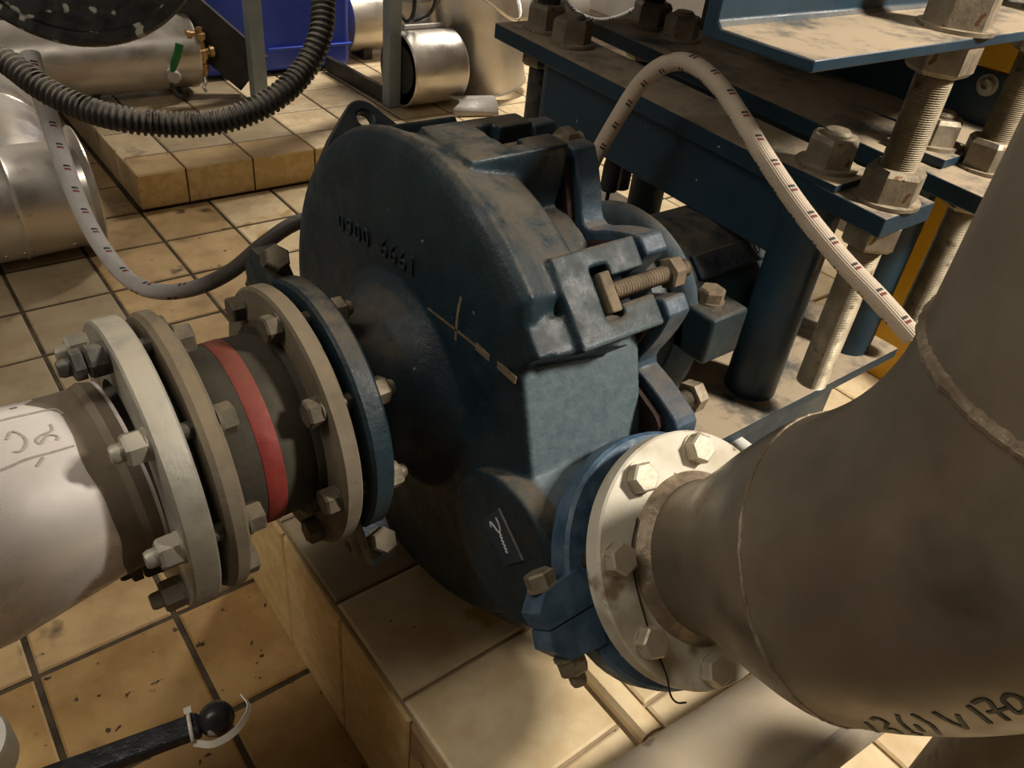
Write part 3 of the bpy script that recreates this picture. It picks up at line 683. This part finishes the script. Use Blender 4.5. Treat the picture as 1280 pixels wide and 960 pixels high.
# ------------------------------------------------------------------ base frame, columns, beams
ZB, ZP = .56, .95
bf = thing('base_frame', (1.1, .8, PH), 'dark blue steel frame behind the pump, dusty plates on round columns', 'frame')
bm = BM(); bb(bm, (.62, .520, ZB - .022), (1.46, 1.36, ZB)); obj('base_plate', bm, 'blue_paint', bf, bev=.002)
for y in (.66, 1.22):
    bm = BM(); bb(bm, (.66, y, PH), (1.44, y + .012, ZB - .022)); bb(bm, (.66, y - .05, PH), (1.44, y + .06, PH + .014)); obj('base_beam', bm, 'blue_paint', bf, bev=.002)
bm = BM(); bb(bm, (.64, .605, PH), (1.45, .617, ZB - .022)); obj('base_beam', bm, 'blue_paint', bf, bev=.002)
for x in (.70, 1.38):
    bm = BM(); bb(bm, (x, .672, PH + .014), (x + .012, 1.22, ZB - .022)); obj('base_beam', bm, 'blue_paint', bf, bev=.002)
COLS = [(1.085, .592), (1.105, 1.195), (1.374, .583), (1.41, 1.19)]
def tilt(y): return ZP + (y - .46) * .041
for x, y in COLS:
    rc = .0445 if x < 1.2 else .041
    bm = BM(); lathe(bm, (x, y, ZB), Z, [(0, rc), (tilt(y) - .015 - ZB, rc)], 40); obj('column', bm, 'blue_paint', bf)
bm = BM(); tube(bm, [Vector(q) for q in ((.985, .60, .525), (.985, .50, .522), (.985, .40, .515), (.985, .28, .505))], .0135, 18); obj('drain_tube', bm, 'pale_paint', bf, label='pale drain tube')
NB = bolt_mesh(.052, .03, 0, 'bolt')
for x, y in COLS: place('nut', NB, bf, (x + .01, y - .015, ZB - .022), -Z, .3)
def beam(xa, xb, y0, y1, zoff):
    zt0, zt1 = tilt(y0) + zoff, tilt(y1) + zoff; th = .029
    bm = BM(); prism(bm, [(xa, y0, zt0), (xa, y0, zt0 - th), (xa, y1, zt1 - th), (xa, y1, zt1)], X * (xb - xa)); obj('top_plate', bm, 'blue_paint', bf, bev=.002)
    xm = (xa + xb) / 2
    bm = BM(); prism(bm, [(xm - .045, y0 + .125, zt0 - th), (xm - .045, y0 + .125, zt0 - .135), (xm - .045, y1 - .15, zt1 - .15), (xm - .045, y1 - .15, zt1 - th)], X * .012); obj('web', bm, 'blue_paint', bf, bev=.0015)
beam(1.034, 1.165, .455, 1.345, 0); beam(1.285, 1.455, .435, 1.335, -.008)
CAP = bolt_mesh(.066, .040, .045, 'bolt', stub=.008, wt=.006)
for i, (x, y) in enumerate(COLS):
    z = tilt(y)
    if i >= 2: z -= .008
    if i in (0, 2):
        bm = BM(); bb(bm, (x - .055, y - .055, z), (x + .055, y + .05, z + .010 + .004 * (i == 2))); obj('pad_plate', bm, 'blue_paint', bf, bev=.001); z += .010 + .004 * (i == 2)
    place('column_nut', CAP, bf, (x, y, z), Z, .5 + i)
# ------------------------------------------------------------------ threaded rods (adjusting studs)
RODS = [(1.094, .494, 'thick threaded rod standing nearest, through the near blue plate', .63), (1.410, .503, 'thick threaded rod right of the yellow guard strip, half behind the elbow', .62),
        (1.115, 1.285, 'dark threaded rod at the far end of the near beam', .60), (1.41, 1.28, 'dark threaded rod at the far end of the second beam', .60)]
NH = bolt_mesh(.072, .044, .047, 'bolt', wt=.005); NL = bolt_mesh(.072, .040, 0, 'bolt')
for i, (x, y, lab, z0) in enumerate(RODS):
    r_ = thing('threaded_rod', (x, y, z0), lab, 'threaded rod', 'threaded rods of the motor frame')
    bm = BM(); pr = []; n = int((1.36 - z0) / .003) if i < 2 else int((1.30 - z0) / .003)
    for k in range(n): pr += [(k * .003, .0222), (k * .003 + .0015, .0245)]
    lathe(bm, (x, y, z0), Z, [(0, .018)] + pr, 26); obj('rod', bm, 'stud' if i < 2 else 'bolt_dark', r_, smooth=70)
    zt = tilt(y) - (.008 if i % 2 else 0)
    place('nut', NH, r_, (x, y, zt), Z, .25 + i * .3); place('nut', NL, r_, (x, y, zt - .029), -Z, .1 + i * .4)
    place('nut', NH, r_, (x, y, 1.178), Z, .2 + i * .2); place('nut', NL, r_, (x, y, 1.165), -Z, .5 + i * .3)
# ------------------------------------------------------------------ motor rail above
mr = thing('motor_rail', (1.2, .5, 1.165), 'dark blue steel channel with dusty flange at the top right', 'rail')
bm = BM(); pts = [(0, .455, 1.165), (0, .455, 1.178), (0, .575, 1.178), (0, .582, 1.185), (0, .582, 1.34), (0, .60, 1.34), (0, .60, 1.165)]
prism(bm, [Vector(p) + X * .745 for p in pts], X * 1.05); obj('channel', bm, 'blue_paint', mr, bev=.002)
bm = BM(); pts = [(0, 1.33, 1.165), (0, 1.33, 1.178), (0, 1.21, 1.178), (0, 1.21, 1.34), (0, 1.19, 1.34), (0, 1.19, 1.165)]
prism(bm, [Vector(p) + X * .98 for p in pts], X * .8); obj('channel', bm, 'blue_paint', mr, bev=.002)
bm = BM(); bb(bm, (.72, .60, 1.34), (2.1, 1.9, 1.36)); obj('shade_plate', bm, 'blue_paint', mr, bev=.002)  # unseen plate added over the rails to keep lamp light off the beam
# blue guard bracket with a steel cap screw and the yellow belt guard
bg = thing('belt_guard', (1.8, .8, PH), 'yellow sheet metal belt guard behind the blue frame', 'guard')
bm = BM(); bb(bm, (1.72, .20, PH), (1.735, .70, 1.60)); bb(bm, (1.735, .20, PH), (2.0, .215, 1.6)); obj('panel', bm, 'yellow', bg, bev=.004)
bm = BM(); bb(bm, (1.603, .40, 1.048), (1.735, .80, 1.30)); obj('panel', bm, 'yellow', bg, bev=.003)
br = thing('motor_bracket', (1.62, .8, 1.0), 'dark blue bracket with a steel cap screw beside the yellow guard', 'bracket')
bm = BM(); bb(bm, (1.60, .40, .944), (1.62, 1.3, 1.045)); bb(bm, (1.46, .40, .944), (1.60, 1.3, .954)); obj('plate', bm, 'blue_paint', br, bev=.002)
bm = BM(); lathe(bm, (1.60, .625, 1.022), -X, [(0, .019), (.003, .019), (.003, .013), (.012, .013), (.014, .011), (.014, .006), (.008, .006), (.008, 0)], 24); obj('cap_screw', bm, 'galv', br)
# ------------------------------------------------------------------ hoses
HR = [(.90, .91, .80), (.903, .895, .856), (.914, .892, .896), (.921, .868, .962), (.928, .84, 1.025), (.931, .806, 1.061), (.929, .759, 1.078), (.926, .702, 1.068), (.912, .64, 1.044), (.895, .576, 1.015), (.885, .498, .977), (.888, .426, .941), (.893, .362, .914), (.902, .311, .887)]
hp, ln = resample(spline(HR, 200), 150); bm = BM(); tube(bm, hp, .0128, 20)
bh = obj('braided_hose', bm, 'braid_cream', None, 'cream braided hose arching over the blue beam, cut end by the elbow', 'hose', origin=(.9, .9, .8))
HL = [(.314, 2.04, .795), (.31, 2.011, .775), (.293, 1.864, .713), (.278, 1.715, .651), (.272, 1.596, .608), (.275, 1.484, .583), (.29, 1.403, .565), (.323, 1.353, .561), (.383, 1.335, .563), (.451, 1.329, .585), (.52, 1.337, .621), (.594, 1.346, .646), (.678, 1.349, .641), (.80, 1.30, .60)]
hp, ln = resample(spline(HL, 200), 150); bm = BM(); tube(bm, hp, lambda i: .0205 - .006 * min(1, i / 90), 20)
obj('braided_hose', bm, 'braid_white', None, 'white braided hose with dark ticks hanging at left, running behind the pump', 'hose', origin=(.32, 2.1, .8))
HC = [(.10, 1.95, .90), (.165, 1.873, .877), (.226, 1.802, .859), (.269, 1.728, .824), (.317, 1.663, .801), (.37, 1.606, .791), (.432, 1.576, .783), (.498, 1.55, .783), (.571, 1.531, .796), (.646, 1.527, .825), (.714, 1.541, .867), (.76, 1.557, .925), (.787, 1.591, .983), (.813, 1.644, 1.06), (.83, 1.70, 1.2)]
hp, ln = resample(spline(HC, 400), 640)
bm = BM(); tube(bm, hp, lambda i: .0222 + .0026 * (1 if (i % 6) in (0, 1, 2) else -1), 20)
obj('corrugated_hose', bm, 'corrugated', None, 'dusty black corrugated hose drooping across the top left', 'hose', origin=(.5, 1.6, .8), smooth=70)
bm = BM(); tube(bm, spline([(1.66, 2.05, 1.25), (1.679, 1.92, .941), (1.675, 1.886, .902), (1.679, 1.855, .875), (1.694, 1.819, .852), (1.731, 1.777, .843), (1.774, 1.748, .852), (1.821, 1.729, .875), (1.862, 1.728, .912), (1.90, 1.74, 1.2)], 60), .017, 16)
obj('grey_hose', bm, 'braid_white', None, 'grey hose loop hanging behind the far end of the blue beams', 'hose', origin=(1.7, 1.8, .85))
# cable with a gland under the near beam
cg = thing('gland_cable', (1.15, 1.08, .8), 'thin black cable hanging from a gland under the near beam', 'cable')
bm = BM(); lathe(bm, (1.075, 1.0, .765), Z, [(0, .014), (.006, .018), (.05, .018), (.07, .014)], 24); obj('gland', bm, 'black_plain', cg)
bm = BM(); tube(bm, spline([(1.075, 1.0, .77), (1.073, 1.0, .72), (1.065, 1.0, .66), (1.06, 1.0, ZB + .005)], 20), .004, 8); obj('wire', bm, 'black_plain', cg)
bm = BM(); tube(bm, spline([(1.50, 1.62, PH - .3), (1.45, 1.62, .5), (1.40, 1.60, .9), (1.33, 1.58, 1.25), (1.32, 1.60, 1.6)], 40), .006, 8)
obj('cable', bm, 'black_plain', None, 'thin black cable rising behind the far ends of the beams', 'cable', origin=(1.4, 1.6, .5))
# ------------------------------------------------------------------ black drum top left
bd = thing('cable_drum', (.477, 2.2, 1.05), 'round black end cover with white paint flecks at the top left', 'drum')
ad = Vector((-.2, -.86, .36)).normalized(); dcn = Vector((.477, 2.179, 1.062))
bm = BM(); lathe(bm, dcn, ad, [(-.28, .255), (-.06, .262), (-.055, .285), (0, .289), (.008, .284), (.008, .262), (-.006, .255), (-.006, .12), (.01, .11), (.01, 0)], 72); obj('cover', bm, 'black', bd)
bm = BM(); lathe(bm, dcn - ad * .16, Z, [(0, .05), (2.2, .05)], 24); obj('hanger', bm, 'dark_paint', bd)
# ------------------------------------------------------------------ clad vessel with valves, tank, rack
cv = thing('clad_vessel', (.8, 3.72, KH), 'horizontal aluminium clad vessel lying on the platform at top left', 'vessel')
bm = BM(); lathe(bm, (.15, 3.72, .305), X, [(0, .150), (.45, .150), (.455, .152), (1.02, .152), (1.025, .155), (1.04, .155), (1.045, .148), (1.06, .05), (1.06, 0)], 64); obj('shell', bm, 'cladding', cv)
for x in (.75, 1.08):
    bm = BM(); bb(bm, (x, 3.64, KH), (x + .03, 3.80, .19)); obj('saddle', bm, 'dark_paint', cv)
bm = BM(); lathe(bm, (.10, 3.80, .34), Z, [(0, .17), (1.3, .17)], 40); obj('riser', bm, 'cladding', cv)
bv = thing('brass_valve', (1.21, 3.6, .3), 'small brass drain valve at the end of the clad vessel', 'valve')
bm = BM(); lathe(bm, (1.205, 3.6, .225), Z, [(0, .010), (.02, .014), (.022, .022), (.05, .022), (.055, .016), (.07, .018), (.074, .026), (.11, .026), (.114, .016), (.15, .014), (.152, .022), (.175, .022), (.178, .012), (.20, .012)], 20); obj('body', bm, 'brass', bv)
bm = BM(); lathe(bm, (1.205, 3.6, .325), X, [(0, .012), (.03, .014), (.032, .022), (.05, .022)], 16); lathe(bm, (1.205, 3.6, .40), -X, [(0, .010), (.04, .012), (.042, .018), (.055, .018)], 16); lathe(bm, (1.205, 3.6, .25), -X, [(0, .010), (.03, .012), (.032, .017), (.04, .017)], 16); obj('port', bm, 'brass', bv)
bm = BM(); tube(bm, spline([(1.20, 3.66, .36), (1.18, 3.63, .362), (1.19, 3.605, .355), (1.205, 3.6, .35)], 12), .018, 12); obj('pipe', bm, 'cladding_matt', bv)
bm = BM(); tube(bm, spline([(1.205, 3.6, .225), (1.203, 3.59, .20), (1.19, 3.58, .185), (1.195, 3.575, .165)], 12), .007, 8); obj('hook', bm, 'cladding', bv)
gv = thing('green_handled_valve', (1.06, 3.55, .3), 'small ball valve with green lever below the clad vessel end', 'valve')
bm = BM(); lathe(bm, (1.055, 3.545, .255), Y, [(-.03, .02), (-.02, .028), (.02, .028), (.06, .018)], 18); obj('body', bm, 'cladding_matt', gv)
bm = BM(); tube(bm, spline([(1.05, 3.53, .275), (1.062, 3.525, .31), (1.08, 3.52, .35), (1.092, 3.52, .385)], 14), lambda i: .010 + .006 * min(1, i / 5), 10); obj('lever', bm, 'green', gv)
bm = BM(); tube(bm, spline([(1.05, 3.545, .24), (1.045, 3.55, .20), (1.07, 3.56, .165), (1.12, 3.60, .150)], 14), .010, 8); obj('drain_pipe', bm, 'dark_paint', gv)
tk = thing('blue_tank', (1.85, 4.1, KH), 'bright blue plastic tank behind the grey posts at the top', 'tank')
bm = BM(); bb(bm, (1.27, 3.80, KH + .012), (2.02, 4.4, 1.2)); obj('body', bm, 'blue_tank', tk, bev=.03, seg=4)
bm = BM(); bb(bm, (1.58, 3.785, .25), (2.024, 3.81, .262)); obj('rib', bm, 'blue_tank', tk, bev=.004)
bm = BM(); bb(bm, (1.36, 3.88, KH), (1.95, 4.3, KH + .012)); obj('foot', bm, 'dark_paint', tk)
rk = thing('steel_rack', (1.65, 3.5, KH), 'grey steel rack of upright posts and dark cross bars before the blue tank', 'rack')
for (x, y) in ((1.40, 3.514), (1.906, 3.22)):
    bm = BM(); bb(bm, (x - .022, y - .03, KH), (x + .040, y + .03, 2.2)); obj('post', bm, 'grey_paint', rk, bev=.003)
def bar(p, q, h=.04, m='dark_paint'):
    p, q = Vector(p), Vector(q); d = (q - p); e_ = d.normalized(); s_ = e_.cross(Z).normalized(); up = s_.cross(e_)
    bm = BM(); box(bm, (p + q) / 2, (d.length / 2, .012, h), (e_, s_, up)); obj('cross_bar', bm, m, rk, bev=.002)
bar((1.90, 3.25, .175), (1.88, 3.78, .175), .035); bar((1.41, 3.55, .23), (1.16, 3.72, .48), .10)
# dark floor channel under vessel
# ------------------------------------------------------------------ loose cladding pieces on the platform
def openring(name, o, ax, prof, m, label, cat, loc):
    t_ = thing(name, loc, label, cat); bm = BM(); lathe(bm, o, ax, prof, 64, cap=False); ob = obj('sheet', bm, m, t_); return t_
cr = thing('cladding_ring', (2.07, 3.2, KH), 'short shiny open cladding drum lying on the platform', 'cladding')
bm = BM(); ringlathe(bm, (1.935, 3.2, .300), X, [(0, .152), (0, .156), (.006, .160), (.012, .157), (.27, .157), (.276, .160), (.283, .156), (.283, .152)], 64); obj('sheet', bm, 'cladding', cr)
bm = BM(); lathe(bm, (1.93, 3.2, .300), X, [(.02, .150), (.02, .105), (.27, .105), (.27, .150)], 48); obj('insulation', bm, 'dark_paint', cr)
bm = BM(); lathe(bm, (1.97, 3.26, .46), X, [(0, .012), (.26, .012)], 8); obj('lock_seam', bm, 'cladding_matt', cr)
ct = thing('cladding_tee', (2.5, 3.25, KH), 'large matt aluminium cladding elbow lying behind the shiny open drum', 'cladding')
def saddle(bm, o, ax, r, h0, h1, dip, dirv, m_=48):
    """open sheet cylinder whose upper rim dips in a saddle"""
    e1, e2, ax = frame(ax); g = []
    for k in range(m_):
        a = 2 * PI * k / m_; d = e1 * math.cos(a) + e2 * math.sin(a); c = abs(d.dot(dirv))
        hh = h1 - dip * c * c
        g.append([bm.verts.new(o + ax * s_ + d * rr) for s_, rr in ((h0, r), (h0 + .004, r + .004), (h0 + .010, r), (h0 + (hh - h0) * .5, r), (hh, r), (hh + .012, r + .012))])
    for k in range(m_):
        for j in range(5): bm.faces.new((g[k][j], g[(k + 1) % m_][j], g[(k + 1) % m_][j + 1], g[k][j + 1]))
bm = BM(); saddle(bm, Vector((2.52, 3.32, KH + .015)), Vector((-.22, .04, 1)).normalized(), .205, 0, .50, .20, Vector((.6, -.8, 0)).normalized()); o_ = obj('sheet', bm, 'cladding', ct)
md = o_.modifiers.new('thick', 'SOLIDIFY'); md.thickness = .004
bm = BM(); lathe(bm, (2.28, 3.50, KH), Vector((-.10, .03, 1)).normalized(), [(0, .155), (.40, .155), (.404, .162), (.412, .155), (.8, .15)], 56, cap=False); o_ = obj('branch', bm, 'cladding', ct)
md = o_.modifiers.new('thick', 'SOLIDIFY'); md.thickness = .004
oc = thing('cladding_offcut', (2.24, 2.97, KH), 'small curved grey cladding offcut at the platform edge', 'cladding')
bm = BM(); n = 12; rows = []
for k in range(n + 1):
    a = D2R(20 + 110 * k / n); rows.append([Vector((2.33, 2.99, KH + .004)) + Vector((-.80, .25, 0)).normalized() * s + Vector((.25, .80, 0)).normalized() * (-.085 * math.cos(a)) + Z * (.095 * math.sin(a) - .03) for s in (0, .20 + .02 * math.sin(k))])
vv = [[bm.verts.new(p) for p in r] for r in rows]
for a, b in zip(vv, vv[1:]): bm.faces.new((a[0], a[1], b[1], b[0]))
o_ = obj('sheet', bm, 'cladding_matt', oc); md = o_.modifiers.new('thick', 'SOLIDIFY'); md.thickness = .004
cl = thing('cable_loop', (1.95, 3.2, .5), 'thin black cable loop hanging beside the rack post', 'cable')
bm = BM(); tube(bm, spline([(2.0, 3.42, .80), (2.0, 3.354, .553), (2.0, 3.27, .50), (2.0, 3.229, .492), (2.0, 3.19, .53), (2.0, 3.18, .60), (2.0, 3.19, .80)], 30), .009, 8); obj('wire', bm, 'black_plain', cl)
bm = BM(); tube(bm, spline([(2.02, 3.20, .50), (2.02, 3.15, .52), (2.02, 3.09, .555), (2.02, 3.05, .62), (2.02, 3.04, .80)], 24), .008, 8); obj('wire', bm, 'black_plain', cl)
wp = thing('white_pipe', (2.6, 4.0, .3), 'pale clad pipe running along behind the blue tank', 'pipe')
bm = BM(); lathe(bm, (2.07, 4.0, .32), X, [(0, .16), (1.6, .16)], 56); obj('pipe', bm, 'cladding', wp)
bm = BM(); bb(bm, (2.15, 3.90, KH), (2.2, 4.1, .2)); obj('saddle', bm, 'dark_paint', wp)
bm = BM(); bb(bm, (3.3, 3.90, KH), (3.35, 4.1, .2)); obj('saddle', bm, 'dark_paint', wp)
# ------------------------------------------------------------------ clad pipe at left on the floor
ip = thing('clad_pipe', (.1, 2.7, 0), 'fat aluminium clad pipe end with rivets low at the left edge', 'pipe')
ci = Vector((0, 2.70, .185))
bm = BM(); lathe(bm, ci, X, [(-1.2, .170), (-.6, .170), (.255, .170), (.262, .175), (.270, .170), (.40, .166), (.44, .166)], 64, cap=False); obj('sheet', bm, 'cladding', ip)
bm = BM(); lathe(bm, ci, X, [(.40, .160), (.43, .166), (.46, .178), (.475, .205), (.480, .203), (.47, .17), (.45, .155), (.45, 0)], 64, cap=False); obj('collar', bm, 'cladding', ip)
bm = BM(); lathe(bm, (.245, 2.70, .195), Vector((.11, 1, .02)).normalized(), [(0, .12), (.0, .15), (.16, .2), (.42, .2), (.425, .205), (.435, .2), (.86, .2)], 56, cap=False); obj('branch', bm, 'cladding', ip)
rv = BM(); lathe(rv, (0, 0, 0), Z, [(0, .007), (.003, .006), (.005, 0)], 10); RV = mesh_of(rv, 'bolt_pale', 'rivet')
for k, (x, a) in enumerate([(.20, -38), (.25, -38), (.285, -38), (.39, -38), (.10, -38), (.0, -38), (.25, 10), (.285, 10)]):
    d = -Y * math.cos(D2R(a)) + Z * math.sin(D2R(a)); place('rivet', RV, ip, ci + X * x + d * .170, d)
# ------------------------------------------------------------------ low pipe in front, pipe stand
lp = thing('low_pipe', (.8, .18, PH), 'dusty silver clad pipe lying on the plinth under the white flange', 'pipe')
la = Vector((.27, -.021, 0)).normalized(); l0 = Vector((.2, .221, .40))
bm = BM(); lathe(bm, l0, la, [(-.5, .075), (1.6, .075)], 56); obj('sheet', bm, 'low_clad', lp)
nrm = (-Y * .72 + Z * .69); bm = BM(); box(bm, l0 + la * .6 + nrm * .0755, (1.0, .004, .002), (la, la.cross(nrm).normalized(), nrm)); obj('lock_seam', bm, 'galv', lp)
for x in (.3, 1.3):
    bm = BM(); bb(bm, (x, .10, PH), (x + .03, .26, .36)); obj('saddle', bm, 'dark_paint', lp)
st = thing('pipe_stand', (.86, -.03, PH), 'dark round support post below the discharge elbow', 'post')
bm = BM(); lathe(bm, (.80, -.04, PH), Z, [(0, .09), (.46, .09)], 48); obj('post', bm, 'dull_pipe', st)
# ------------------------------------------------------------------ lever valve bottom left
lv = thing('lever_valve', (0, .55, .4), 'black valve lever with ball end and a cut white cable tie', 'valve lever')
p0_, p1_ = Vector((-.125, .585, .49)), Vector((.088, .541, .50)); d_ = (p1_ - p0_).normalized(); s_ = d_.cross(Z).normalized()
bm = BM(); box(bm, (p0_ + p1_) / 2, ((p1_ - p0_).length / 2, .0135, .008), (d_, s_, s_.cross(d_))); obj('arm', bm, 'lever', lv, bev=.004, seg=3)
bm = BM(); bmesh.ops.create_uvsphere(bm, u_segments=28, v_segments=18, radius=.0195, matrix=Matrix.Translation(p1_ + d_ * .017)); obj('ball', bm, 'ball', lv)
bm = BM(); n = 28; cc = p1_ - d_ * .010; pts = [cc + s_ * (.0155 * math.cos(2 * PI * k / n)) + Z * (.0125 * math.sin(2 * PI * k / n)) for k in range(n + 1)]; tube(bm, pts, .0022, 8, cap=False); box(bm, cc - s_ * .017 + Z * .004, (.004, .004, .005), (d_, s_, Z)); tie = obj('cable_tie', bm, 'plastic_white', lv)
bm = BM(); q = spline([cc + s_ * .016 - Z * .004, cc + s_ * .026 + d_ * .02 - Z * .004, cc + s_ * .022 + d_ * .045, cc + s_ * .004 + d_ * .062 + Z * .004, cc - s_ * .014 + d_ * .058 + Z * .006], 26)
nn = [Vector((0, 0, .35)) + d_ * .9 if i > 12 else s_ * .8 + Z * .5 for i in range(len(q))]; nn = [(nn[max(0, i - 4)] + nn[i] + nn[min(len(q) - 1, i + 4)]).normalized() for i in range(len(q))]
ribbon(bm, q, nn, .008, .0006); obj('tie_tail', bm, 'plastic_white', tie)
bm = BM(); lathe(bm, (-.125, .585, .30), Z, [(0, .02), (.19, .02), (.205, .014)], 20); lathe(bm, (-.125, .585, 0), Z, [(0, .045), (.28, .045), (.31, .03)], 28); obj('valve_body', bm, 'lever', lv)
wf = thing('pale_flange', (-.090, .462, 0), 'pale painted round flange on a pipe stub at the bottom left edge', 'flange')
bm = BM(); lathe(bm, (-.090, .462, .722), Z, [(0, .033), (.004, .036), (.024, .036), (.030, .033), (.030, 0)], 48); obj('flange', bm, 'pale_paint', wf)
bm = BM(); lathe(bm, (-.090, .462, 0), Z, [(0, .026), (.722, .026)], 40); obj('pipe', bm, 'pale_paint', wf)
